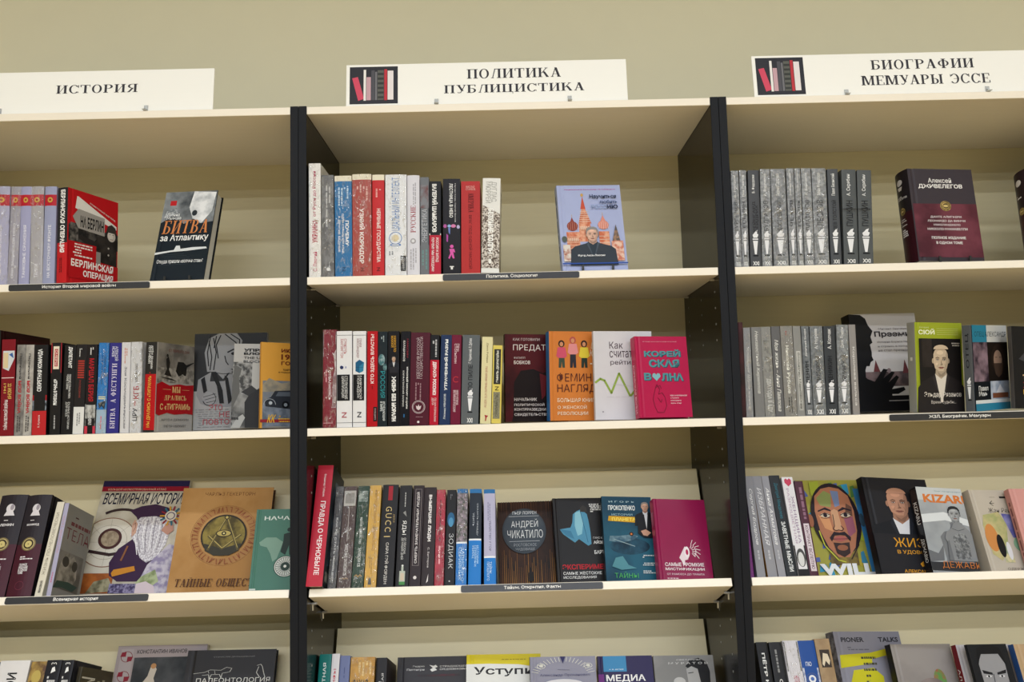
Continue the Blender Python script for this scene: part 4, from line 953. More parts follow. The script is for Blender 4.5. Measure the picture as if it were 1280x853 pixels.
def fd(f):
    G, K = '87888a', '1b1c1e'
    f.r(0, .0, 1, 1, '2c2d2f'); f.r(0, 0, 1, .33, '9c9c9b'); f.p([(0, .30), (.15, .26), (.35, .23), (.5, .26), (.6, .22), (1, .24), (1, .4), (0, .4)], '9c9c9b')
    f.p([(.04, .36), (.06, .52), (.24, .60), (.22, .5), (.42, .5), (.50, .60), (.60, .55), (.66, .26), (.45, .23), (.25, .24), (.1, .27)], G)
    f.p([(.18, .60), (.14, .80), (.20, .95), (.34, 1), (.58, 1), (.66, .92), (.62, .80), (.60, .62), (.46, .58), (.40, .52), (.30, .60)], G)
    for p in ([(.20, .92), (.24, .75), (.22, .62)], [(.26, .95), (.30, .8), (.27, .62)], [(.22, .98), (.18, .8), (.20, .66)], [(.36, .98), (.30, .88), (.33, .74)], [(.5, .99), (.62, .93), (.62, .85)], [(.42, .99), (.57, .90), (.60, .82)], [(.30, .97), (.27, .85)]): f.l(p, .0022, K)
    f.l([(.46, .80), (.54, .83), (.61, .79)], .0028, K); f.e(.545, .785, .04, .016, K); f.l([(.42, .76), (.44, .70), (.47, .67)], .002, K); f.l([(.58, .74), (.62, .67), (.58, .66)], .0012, K); f.p([(.50, .625), (.60, .625), (.56, .60)], K); f.l([(.22, .60), (.40, .575), (.6, .58)], .001, K)
    f.p([(.24, .58), (.30, .60), (.40, .40), (.42, .27), (.36, .27), (.32, .45)], K); f.p([(.42, .56), (.47, .53), (.53, .30), (.48, .26)], K); f.p([(.10, .52), (.15, .55), (.19, .40), (.14, .38)], K)
    f.p([(.12, .33), (.18, .40), (.28, .38), (.34, .33), (.30, .26), (.18, .25)], '8e8f91'); f.l([(.14, .34), (.30, .37)], .001, K); f.l([(.16, .31), (.32, .34)], .001, K); f.l([(.18, .28), (.31, .30)], .001, K); f.o(.22, .32, .014, .0012, K, a0=200, a1=420)
    f.q(.03, .02, .5, .22, 9, '77787a', fill=.18)
    f.t('ЭТО', .22, .20, .40, .26, 'a44a52', bold=.0); f.t('НЕ', .36, .13, .50, .185, 'a44a52', bold=.0); f.t('ПОВТОРИТСЯ', .14, .055, .85, .11, 'a44a52', bold=.0)
book('nopovtor', 'tall grey book with a comic-style drawing of a light-haired figure', '2a2b2d', '2c2d2f', fd=fd, soft=True)
def fd(f):
    f.r(0, 0, 1, .72, '8a8a88~4a4a49~30'); f.r(0, .4, .3, .78, '9a9a98~3e3e3d~80'); f.r(.3, .45, .9, .80, 'b5b5b2')
    f.p([(.0, .2), (.12, .42), (.10, .6), (.14, .7), (.02, .75), (0, .5)], '5d5d5b'); f.p([(.14, .42), (.3, .50), (.4, .44), (.3, .36)], '333')
    f.p([(.22, 0), (.20, .30), (.26, .38), (.48, .50), (.56, .52), (.80, .52), (1, .40), (1, 0)], '2b2b2c'); f.p([(.50, .54), (.50, .64), (.62, .70), (.8, .68), (.84, .56), (.7, .51)], '2b2b2c'); f.p([(.46, .62), (.60, .70), (.80, .69), (.86, .63), (.64, .64)], '1c1c1d')
    f.p([(.0, 0), (.14, 0), (.22, .12), (.18, .16), (.1, .12)], 'a9a9a6'); f.q(.0, .02, .12, .2, 3, '2b2b2c')
    f.t('УПРЯМАЯ', .16, .905, .74, .94, '151516', bold=.05); f.t('БЛОКАДА', .16, .86, .76, .895, '151516', bold=.05); f.t('THE UNYIELDING', .16, .815, .90, .845, '333', bold=.01); f.t('BLOCKADE', .16, .77, .62, .80, '333', bold=.01)
book('blokad', 'grey photo book of a man in a cap, titled БЛОКАДА and BLOCKADE', 'a9a7a3', 'aeaca8', fd=fd, soft=True)
def fd(f):
    f.r(.05, 0, 1, .55, '6d7480~8c8678~30'); f.r(.05, .02, 1, .28, '5b636e~7b8390~60'); f.p([(.05, .50), (.2, .58), (.5, .52), (1, .56), (1, .42), (.05, .42)], '9a8f7a~7c786e~60')
    f.p([(.12, .25), (.10, .32), (.25, .36), (.34, .43), (.75, .44), (.9, .36), (1, .33), (1, .24), (.7, .22)], '2c3038'); f.p([(.36, .37), (.42, .42), (.70, .42), (.74, .37)], '59606a'); f.c(.24, .29, .0035, 'b9c0c8'); f.c(.60, .27, .0075, '14161a'); f.c(.60, .27, .0035, '8a929c'); f.o(.22, .27, .012, .001, 'a9b0b8', a0=0, a1=180)
    f.t('ИЮНЬ', .48, .885, .97, .93, '6e2a1a', bold=.03); f.t('1941', .48, .80, .90, .865, '6e2a1a', bold=.02); f.t('ГОДА', .48, .73, .97, .78, '6e2a1a', bold=.02); f.t('трагедия', .52, .665, .85, .69, '4a3a20'); f.t('в подробностях', .42, .64, .95, .66, '4a3a20')
    f.r(.0, .065, 1, .10, '8e2630'); f.t('КК', .16, .06, .38, .155, 'e2b23c', bold=.02, slant=2); f.q(.42, .06, .7, .15, 3, 'd9a63c')
book('june', 'orange-topped book with a vintage car, titled ИЮНЬ 1941 ГОДА, against the upright', 'c98f38', 'd59a3e', fd=fd)

# --- middle bookcase, second shelf
def sd(f):
    f.r(0, .72, 1, .98, '5a2c34~8c7c80~60'); f.p([(.7, .2), (1, .2), (1, .8), (.8, .75), (.9, .6), (.75, .5)], 'b9b2b2~7d5c62~60'); f.q(.15, .35, .35, .6, 1, 'c98a92', 'd'); f.t('ОТВАЛИЛИСЬ', .42, .28, .60, .58, 'eee6e6', 'd', bold=.01); f.r(.05, .045, .75, .05, 'd9a9b0')
book('e1', 'shrink-wrapped maroon and white book at the left end of the middle second shelf', '7a1a2b', sd=sd, wrap=True)
def white_series(a, t, colr, pic):
    def sd(f):
        f.r(0, .955, 1, .959, '3c3c40'); f.r(0, .045, 1, .049, '3c3c40'); f.t(a, .25, .72, .66, .92, colr, 'd', bold=0)
        if pic: f.p([(.2, .67), (.5, .70), (.85, .67), (.8, .58), (.5, .56), (.2, .58)], '1d5a82'); f.p([(.5, .63), (.85, .67), (.8, .58), (.5, .56)], '2f7da0'); f.l([(.2, .62), (.8, .62)], .0006, '123a55')
        else: f.c(.33, .62, .0035, '2a3560'); f.c(.38, .64, .0012, 'dde'); f.q(.55, .60, .75, .64, 1, '8f98c0')
        f.r(.02, .275, .86, .545, '17171a'); f.t(t, .30, .29, .72, .53, 'e4e4e2', 'd', bold=0); f.t('N', .34, .10, .66, .155, 'b0606a' if not pic else '4c4c52', 'u')
    return sd
book('e2', 'white book with black label and a small dark blue ball on the spine', 'e2e2e4', sd=white_series('СЭМЮЭЛЬ\nХАНТИНГТОН', 'СТОЛКНОВЕНИЕ\nЦИВИЛИЗАЦИЙ', 'b3454e', 0), rd=.04)
book('e3', 'white book with black label and a teal cube on the spine', 'e2e2e4', sd=white_series('ГЕНРИ\nКИССИНДЖЕР', 'МИРОВОЙ\nПОРЯДОК', '8a4a55', 1), rd=.04)
def sd(f):
    f.t('КТО ЗДЕСЬ ВЛАСТЬ?', .34, .45, .72, .97, 'f4dedb', 'u', bold=.03); f.q(.42, .25, .6, .43, 1, '7a0f14', 'u'); f.r(.62, .055, .97, .205, '191719'); f.t('СОЦИО', .70, .07, .86, .19, 'c9a9aa', 'd')
book('e4', 'scarlet book asking КТО ЗДЕСЬ ВЛАСТЬ? on its spine', 'b3141d', sd=sd)
def sd(f):
    f.q(.3, .80, .7, .96, 2, 'a9b5b8', 'd'); f.e(.4, .70, .35, .06, '3f6a70~8fa5a8~120'); f.e(.75, .62, .2, .04, '6f8f90~3b5a60~120'); f.t('РОССИЯ', .28, .30, .78, .58, '2f8a92', 'd'); f.t('ИСЧЕЗАЮЩАЯ\nВ МИРЕ', .28, .06, .80, .26, 'dfe6e6', 'd', bold=.01)
book('e5', 'dark slate book with teal РОССИЯ lettering', '1d262b', sd=sd)
def sd(f):
    f.t('НИККОЛО\nМАККИ', .28, .78, .72, .95, 'd8a02c', 'd', bold=.01); f.r(.15, .56, .9, .62, '27262c'); f.man(.52, .70, .0085, 'c9a58c', '9a8a7c', '23262e', 'd0d0d4'); f.t('ЖИЗНЬ БЕЗ МОРАЛИ', .34, .05, .72, .52, 'f2f2f0', 'd', bold=.05)
book('e6', 'black book with a tiny portrait and the title ЖИЗНЬ БЕЗ МОРАЛИ', '17161a', sd=sd)
def sd(f):
    f.t('МАКСИМ', .62, .72, .80, .92, '8f2436', 'd'); f.t('КАЛАШНИКОВ', .26, .68, .46, .90, 'e6e6e4', 'd'); f.t('КРАСНЫЙ МОНАРХ И ЦАРИ', .62, .18, .84, .62, 'f0f0ee', 'd', bold=.03); f.t('КАРФАГЕНСКИЙ ЗАПРОС', .26, .20, .46, .58, 'e0e0de', 'd', bold=.01); f.q(.4, .07, .6, .14, 1, '2f6aa0')
book('e7', 'black book with two white text columns, left of the thick maroon one', '16151a', sd=sd)
def sd(f):
    f.t('ИДЕОЛОГИЯ РУССКОЙ\nГОСУДАРСТВЕННОСТИ', .28, .50, .66, .95, 'cdbcc0', 'u', bold=-.005); f.q(.25, .27, .60, .47, 3, '9c7a82', 'u'); f.o(.46, .195, .0125, .0008, 'd9c9cc'); f.o(.46, .195, .0105, .0005, 'd9c9cc'); f.p([(.32, .21), (.42, .20), (.46, .225), (.50, .20), (.60, .21), (.56, .175), (.46, .16), (.36, .175)], 'd9c9cc'); f.q(.28, .082, .7, .095, 1, '9c7a82', 'h'); f.c(.46, .035, .0022, 'e6dcde')
book('e8', 'thick maroon book with a ringed white emblem low on the spine', '4f1d2c', sd=sd)
def sd(f):
    f.q(.2, .75, .8, .95, 2, 'b5b5b8', 'd', fill=.6); f.t('ДЕРЖАТЬ РОССИЮ!', .25, .33, .72, .70, 'f4e6e6', 'd', bold=.05); f.t('ПО МАТЕРИАЛАМ\nДЕЛА', .2, .04, .75, .30, 'ecd0d0', 'd', bold=.01)
book('e9', 'slim book, charcoal on top and crimson below, beside the thick maroon one', '1e1e22', bands=[(0, .72, 'b31a30')], sd=sd)
def sd(f):
    f.t('УТРАЧЕННЫЙ РАЗУМ', .34, .38, .68, .95, 'f0f2f2', 'u', bold=.04); f.t('Леонид ИВАШОВ', .38, .06, .60, .34, 'dfe3e6', 'u', bold=.01)
book('e10', 'navy book with large white capitals, left of the wine-red one', '25365a', sd=sd)
def sd(f):
    f.t('Пётр\nСТОЛЫПИН', .28, .68, .80, .90, 'ead0d6', 'd', bold=.01); f.o(.5, .50, .006, .0016, 'b5333f', a0=40, a1=320); f.t('НАМ НУЖНА\nВЕЛИКАЯ РОССИЯ', .25, .14, .78, .38, 'ead0d6', 'd')
book('e11', 'wine-red book with a small red swirl, left of the grey torch volume', '6f1c36', sd=sd)
def sd(f):
    f.torch(.5, .06, wd=.36); f.t('XXI', .34, .015, .66, .065, 'eceded', bold=.03); f.t('Г. Чернявский, Л. Дубова', .36, .68, .58, .96, 'e9e9ea', 'u'); f.t('ПО ПИЛЕ', .36, .38, .62, .66, '26282c', 'u', bold=.01)
book('e12', 'grey torch volume on the middle second shelf', '5f6468', sd=sd)
def sd(f):
    f.t('Дина Рубина', .42, .70, .62, .93, '8a7c5a', 'd'); f.t('ТВОЁ ВРЕМЯ ПРИШЛО КТО ЗДЕСЬ?', .34, .18, .62, .66, 'a4434a', 'd', bold=-.005); f.p([(.4, .10), (.75, .09), (.6, .07), (.55, .03), (.45, .03), (.48, .07)], 'a32a36')
book('e13', 'cream book with thin red lettering, taller of the two pale ones', 'ddd5a6', sd=sd, soft=True)
def sd(f):
    f.r(.14, .50, .86, .95, '2f2f2c'); f.t('ЭМИЛЬ ДЮРКГЕЙМ', .34, .52, .68, .93, 'e6e4d6', 'u', bold=.03); f.t('N', .30, .42, .70, .47, '4a4620', 'u'); f.r(.14, .06, .86, .40, '8e8a72~77745e~300'); f.t('САМОУБИЙСТВО', .32, .09, .66, .38, '4a4838', 'u')
book('e14', 'small yellow paperback with a black label on its spine', 'dcc963', sd=sd, soft=True)
def fd(f):
    f.r(0, 0, 1, 1, '4a0d14~2c070b~12'); f.p([(.12, .06), (.14, .45), (.25, .58), (.45, .60), (.6, .55), (.8, .62), (1, .6), (1, 0), (.1, 0)], '16090b'); f.p([(.55, .55), (.66, .52), (.64, .30), (.58, .25)], '5e1820')
    f.t('КАК ГОТОВИЛИ', .13, .925, .56, .955, 'b9a9a6'); f.t('ПРЕДАТЕЛЕЙ', .13, .80, 1.0, .90, 'e6dcd6', bold=-.005); f.t('ФИЛИПП', .14, .715, .32, .74, 'b9a9a6'); f.t('БОБКОВ', .14, .655, .40, .695, 'e6dcd6')
    for k, s in enumerate(['НАЧАЛЬНИК', 'ПОЛИТИЧЕСКОЙ', 'КОНТРРАЗВЕДКИ', 'СВИДЕТЕЛЬСТВУЕТ...']): f.t(s, .14, .235 - .058 * k, [.50, .62, .64, .80][k], .27 - .058 * k, 'd6ccc8')
book('predatel', 'dark red and black face-out book titled ПРЕДАТЕЛ..., first of the four face-out ones', '2c0a0e', '4a0d14', fd=fd)
def fd(f):
    sk = 'c98a64'
    for cx, top, hair, bt in ((.20, 'c9506a', '2a1c18', '3f4a3c'), (.38, 'd98a8c', 'b0504a', '2c2a34'), (.56, 'd8c23c', '2a1c18', '26342c')):
        v0 = .04 if cx == .38 else 0
        f.e(cx, .86 + v0, .05, .04, hair); f.e(cx, .855 + v0, .028, .026, sk); f.p([(cx - .06, .82 + v0), (cx + .06, .82 + v0), (cx + .085, .72 + v0), (cx + .05, .70 + v0), (cx - .05, .70 + v0), (cx - .085, .72 + v0)], top); f.p([(cx - .045, .70 + v0), (cx + .045, .70 + v0), (cx + .05, .59), (cx + .01, .59), (cx, .66), (cx - .01, .59), (cx - .05, .59)], bt)
    f.t('Шола\nКревик', .64, .70, .98, .88, 'ead8c2', bold=0, slant=1.5); f.q(.64, .62, .9, .65, 1, 'ead8c2')
    f.t('ФЕМИНИЗМ', .12, .43, 1.0, .53, '5a2a20', bold=0); f.t('НАГЛЯДНО.', .12, .30, 1.0, .405, '5a2a20', bold=0)
    for k, s in enumerate(['БОЛЬШАЯ КНИГА', 'О ЖЕНСКОЙ', 'РЕВОЛЮЦИИ']): f.t(s, .12, .205 - .075 * k, [.76, .58, .60][k], .25 - .075 * k, 'f0dcc0', bold=.005)
    f.p([(.82, .27), (.90, .27), (.86, .24), (.92, .24), (.83, .20), (.86, .235)], 'f4e6c8'); f.c(.86, .17, .0018, 'f4e6c8'); f.c(.80, .12, .0014, 'e6c03c')
book('orange', 'orange face-out book with three drawn women and a blue spine', '2f6fae', 'cd7a36', bands=[], fd=fd)
def fd(f):
    f.t('Как', .27, .80, .50, .88, '3c2430', bold=0); f.t('считать', .27, .70, .72, .775, '3c2430', bold=0); f.t('рейтинг', .28, .605, .76, .675, '3c2430', bold=0)
    f.l([(.02, .42), (.10, .46), (.17, .44), (.28, .30), (.42, .52), (.60, .26), (.82, .44), (1, .36)], .0042, '8fa84a'); f.q(.15, .24, .95, .27, 1, 'c9c6cc', fill=.3); f.l([(.3, .40), (1, .34)], .0004, 'b9b6bc'); f.c(.13, .09, .0018, '9a98a0'); f.q(.8, .1, .98, .13, 1, '4a3a44')
book('rating', 'white face-out book crossed by a green zigzag graph', 'c9cdd6', 'd0ced4', sd=None, fd=fd, soft=True)
def fd(f):
    T, T2 = '4f8f98', '1d4f60'
    for s, u0, v0, u1, v1 in (('КОРЕЙ', .16, .745, .86, .835), ('СКАЯ', .24, .615, .82, .71), ('В', .13, .455, .27, .545), ('ЛНА', .46, .445, .88, .54)):
        f.t(s, u0 + .012, v0 - .008, u1 + .012, v1 - .008, T2, bold=.05); f.t(s, u0, v0, u1, v1, T, bold=.04)
    f.p([(.285, .50), (.30, .535), (.34, .54), (.365, .52), (.39, .54), (.43, .535), (.445, .50), (.365, .445)], '7fb4bc')
    f.t('история, культура и люди за волной', .15, .925, .80, .94, 'e6a0b4'); f.l([(.30, .12), (.27, .22), (.33, .36), (.36, .40), (.41, .34), (.38, .28), (.45, .30), (.50, .24), (.52, .14), (.46, .06), (.34, .06), (.30, .12)], .0008, '5e1029'); f.l([(.33, .36), (.42, .39), (.44, .35)], .0008, '5e1029'); f.l([(.36, .24), (.42, .18), (.44, .22)], .0008, '5e1029')
    for k in range(4): f.t(['как маленькая', 'страна', 'покорила', 'весь мир'][k], .60, .255 - .032 * k, [.92, .76, .80, .80][k], .272 - .032 * k, 'f0c9d4', bold=.01)
book('korea', 'raspberry face-out book titled КОРЕЙСКАЯ ВОЛНА beside the black upright', 'b81c4c', 'b3164a', sd=lambda f: f.t('КОРЕЙСКАЯ ВОЛНА', .3, .05, .7, .65, 'e6a0b4', 'd', bold=.03), fd=fd, rough=.25)

# --- right bookcase, second shelf
book('f0', 'tall blackish book squeezed against the upright, right second shelf', '2b1e1e~45262a~20', fr='221a1a')
def script(t, c='cfcfcb', v0=.08, v1=.78): return lambda f: (f.t(t, .28, v0, .72, v1, c, 'd', bold=0, slant=1.5))
sdl = [script('Клавдия Шульженко'), script('Неизвестный Кириллов', 'e0e0da', .25, .96), lambda f: (f.r(.2, .5, .8, .85, '6a6a68~8a8a86~90'), f.t('ДВА ГОДА В АДУ', .25, .05, .75, .42, 'cfcfcb', 'd', bold=.02)), script('Моя жизнь – Анна Павлова', 'f0f0ea', .05, .85),
       lambda f: (f.t('Николай Рубцов', .28, .25, .62, .78, 'f0f0e6', 'd', bold=.01), f.q(.3, .82, .6, .96, 1, '8f5a54', 'd'), f.q(.3, .04, .7, .22, 2, '3c3c3a', 'd')), lambda f: (f.r(.25, .06, .8, .72, 'b9b9b5~9a9a96~60'), f.t('Владимир Маяковский', .35, .08, .7, .70, '5e5e5c', 'd'))]
fl = ['grey slim book with a blue-tinted foot, first grey spine on the right second shelf', 'grey book with long white script title, second grey spine', 'grey book with a white label in its lower half', 'darker grey book with white script, fourth grey spine', 'widest light grey book with white script and small dark print at its foot', 'narrow grey book with a pale inset strip, left of the torch volumes']
fl[3] = 'darker grey book with white script, fourth grey spine from the upright'
for i in range(6):
    book('f%d' % (i + 1), fl[i], ['85868a', '7a7a7a', '868684', '646466', '84827e', '8a8a88'][i], sd=sdl[i], wrap=i in (0, 2, 4), group='grey spines on the right second shelf')
    if i == 0: pass
for i in range(6, 10):
    def sd(f, i=i):
        f.torch(.5, .06, wd=.55); f.t('XXI', .22, .015, .78, .065, 'eceded', bold=.03); f.t(['Дмитрий Быков', 'А. Нуреев', 'А. Колчак', 'Джек Лондон'][i - 6], .3, .74 if i != 6 else .66, .62, .97, 'e6e6e6', 'u'); f.t(['ЛЕНИН', 'ТВАРДОВСКИЙ', 'ДЕНИКИН', 'ХЕМИНГУЭЙ'][i - 6], .26, .36, .72, .66 if i != 6 else .6, '1d1e22', 'u')
    book('f%d' % (i + 1), ['narrowest torch volume on the right second shelf', 'mid-grey crinkled torch volume, second of the four on the second shelf', 'darkest torch volume, third of the four on the second shelf', 'crinkled torch volume directly in front of the black silhouette cover'][i - 6], ['606468~73777b~140', '64686b~787c80~140', '3d4044', '6a6d70~868a8d~150'][i - 6], sd=sd, wrap=i in (7, 9), group='torch volumes on the right second shelf')  # mottled greys carry the wrap's glare in the cover colour
book('f11', 'thin light grey paperback leaning on the silhouette book', '8e8a88', sd=lambda f: f.t('Королева вальса', .3, .1, .7, .75, 'dcdad6', 'd'), soft=True)
def fd(f):
    K = '17171a'; S = lambda P: [(u * .58, v) for u, v in P]; H = lambda P: [(u * .9 + .04, v) for u, v in P]
    f.r(.10, .25, 1, .40, '7c6a6c~4e4446~40'); f.p([(.27, .40), (.32, .52), (.37, .40)], '6e3c40'); f.p([(.70, .38), (.75, .52), (.80, .38)], '6e3c40'); f.e(.90, .42, .03, .03, '4a3c40'); f.e(.50, .41, .03, .025, '8c7c80')
    f.p(S([(.0, .0), (.0, 1), (.30, .99), (.42, .95), (.47, .88), (.57, .82), (.50, .76), (.53, .70), (.46, .68), (.48, .60), (.47, .56), (.50, .52), (.42, .50), (.38, .46), (.30, .46), (.26, .42), (.20, .0)]), K)
    f.p(H([(.0, 0), (.0, .42), (.14, .33), (.25, .30), (.42, .43), (.49, .42), (.40, .33), (.55, .40), (.60, .39), (.48, .29), (.62, .36), (.66, .34), (.52, .22), (.72, .24), (.74, .21), (.55, .15), (.5, 0)]), K); f.r(0, 0, 1, .16, K); f.r(.5, .155, 1, .17, 'cfcac8'); f.r(.44, .10, 1, .108, 'a9a4a4')
    f.t('Михаил Зинченко', .42, .83, .88, .85, '8a8486'); f.t('Преемник', .35, .745, 1.06, .815, '2a262a', bold=.03)
    for k, s in enumerate(['История Бориса Немцова', 'и страны, в которой он', 'не стал президентом']): f.t(s, .38, .69 - .045 * k, .98, .715 - .045 * k, '857f80')
book('preem', 'large book with a black profile silhouette on white, behind the grey spines', '1a1a1c', 'd2cece', fd=fd)
def fd(f):
    f.t('Л У Ч Ш И Е', .10, .935, .30, .95, 'dfe6b0'); f.t('СЮЙ', .08, .865, .42, .93, 'eef0d0', bold=.03)
    for k in range(4): f.r(.46, .93 - .022 * k, .92, .933 - .022 * k, 'd6dc90')
    f.r(.08, .05, .96, .82, '1d1a1a'); f.r(.14, .5, .35, .82, '2e2826~151212~14'); f.man(.52, .57, .048, 'c9b49a', 'b9a88f', '262222', 'dcd2c4', bald=True, wide=.95, shade='5c4a40'); f.e(.52, .70, .155, .05, 'c9b49a', 20, 0, 180)
    f.q(.75, .73, .93, .78, 2, 'b9b0a4'); f.t('Эльдар Рязанов', .14, .155, .92, .225, 'e9e0d4', bold=.0); f.t('Время судьбы...', .28, .085, .80, .13, 'd9cfc4', bold=-.005)
book('svoy', 'lime green face-out book with a portrait of an elderly man in dark jacket', '8d8c84', '9aa62c', sd=lambda f: f.q(.3, .05, .7, .65, 1, 'c9c7bb', 'd', fill=.7), fd=fd)
def fd(f):
    f.r(.02, .80, 1, 1, 'c9cac8'); f.r(.02, .80, .42, 1, '2d7f9c'); f.t('ОТЕЦ АЛЕКСАНДР', .08, .855, .98, .925, '1b2f3c', bold=.0)
    f.r(.02, .34, .42, .80, '8a7480~2c222c~25'); f.r(.42, .34, 1, .80, '1e1815'); f.e(.72, .60, .20, .18, '2b211c'); f.e(.70, .59, .12, .115, '9a7e6c'); f.p([(.58, .55), (.84, .55), (.80, .42), (.70, .38), (.62, .42)], '4a3a30'); f.l([(.62, .62), (.68, .62)], .001, '2a1c18'); f.l([(.74, .62), (.80, .62)], .001, '2a1c18')
    f.r(.02, .125, .45, .34, '12161c'); f.t('Павел\nМень', .12, .17, .38, .29, 'e6e6e6'); f.r(.45, .125, 1, .34, '8592a8~b9c0cc~30'); f.r(.50, .14, .95, .20, '7a4a34'); f.p([(.6, .2), (.72, .3), (.85, .2)], 'd8d8dc'); f.r(.02, .085, 1, .125, 'd9dcdc'); f.r(.02, 0, 1, .085, '2d7f9c')
book('otec', 'turned torch-series book whose cover has blue blocks and a bearded man', '56595d', '1c2630', sd=lambda f: (f.torch(.5, .06, wd=.5), f.t('ОТЕЦ', .3, .5, .7, .9, '22242a', 'u')), fd=fd)
def fd(f):
    f.p([(.1, .6), (.5, .9), (1, .8), (1, .4), (.4, .5)], '3c3c40~1c1c20~20'); f.q(.15, .35, .8, .42, 2, 'c9a97c'); f.t('ЖИЗНЬ', .15, .25, .7, .32, 'a02a2c'); f.t('ГЕНИЯ', .15, .17, .7, .23, 'd8b030'); f.q(.15, .02, .6, .13, 4, '8a2a24', fill=.6)
book('darkr', 'black book with gold and red lettering at the right frame edge, second shelf', '4f4b48', '1a191b', fd=fd, rough=.2)

# --- left bookcase, slanted shelf
def phil(f, nm):
    f.e(.5, .86, .16, .045, 'd9d4d8'); f.p([(.38, .83), (.62, .83), (.70, .785), (.30, .785)], 'd9d4d8'); f.e(.56, .87, .07, .03, '9a929a'); f.q(.35, .73, .65, .745, 1, 'e6e2e4'); f.t(nm, .25, .68, .75, .705, 'f2eef0', bold=.02)
    f.c(.5, .50, .0135, '6f6244'); f.c(.5, .50, .0115, 'a99a6a'); f.c(.5, .50, .009, '2a2018'); f.c(.5, .50, .0065, 'c9ba7a'); f.l([(.32, .49), (.68, .51)], .0014, '2a2018')
    f.q(.22, .345, .78, .385, 2, 'e6e0e2'); f.t('ПОЛНОЕ\nИЗДАНИЕ\nВ ОДНОМ\nТОМЕ', .32, .21, .68, .31, 'f0ecee', bold=.02); f.o(.5, .10, .008, .0006, '7a3a4a')
book('g1', 'thick black-maroon volume with gold medallion, left of its twin', '2a252b', '1c181c', bands=[(0, .50, '451a28')], rd=.1, sd=lambda f: phil(f, 'ЛЕНИН'), group='thick black-maroon medallion volumes')
book('g2', 'thick black-maroon volume with white bust, right of its twin and beside the cream spine', '2a252b', '17141a', bands=[(0, .50, '451a28')], rd=.1, sd=lambda f: phil(f, 'МАНФРЕД'), group='thick black-maroon medallion volumes')
book('g3', 'slim cream book standing between the maroon volume and the lilac one', 'd9d3c2', sd=lambda f: (f.t('ЖИЗНЬ ПО-ЧЕЛОВЕЧЕСКИ', .3, .22, .7, .88, '8f8878', 'u', bold=0), f.t('ВЕКОВОЙ', .3, .04, .7, .16, '2c2a28', 'u', bold=.03)))
def fd(f):
    f.q(.3, .86, .9, .89, 1, '4a2a2c'); f.q(.15, .76, .95, .82, 1, '6e3a3c', fill=.7); f.t('ТЕЛА', .10, .60, .98, .73, '6e2c34', bold=-.015); f.r(.0, .04, .9, .46, '7a7670~59564f~20')
    f.p([(.05, .05), (.1, .30), (.2, .42), (.35, .46), (.45, .40), (.55, .44), (.7, .36), (.75, .2), (.6, .06)], '9a958a~5f5b50~40'); f.e(.28, .35, .12, .06, '3f3c34'); f.e(.62, .33, .10, .06, '3f3c34'); f.p([(0, .03), (.3, .06), (.7, .05), (.85, .12), (.5, .14), (.1, .12)], '35483f')
book('telo', 'thin book with lilac spine and grey cover, turned beside the big world atlas', 'aaa7c0', '86857f', sd=lambda f: (f.t('ИСТОРИЯ ТЕЛА', .3, .42, .75, .85, 'c49aa6', 'u', bold=0), f.q(.3, .08, .7, .2, 1, 'c06a88', 'u')), fd=fd)
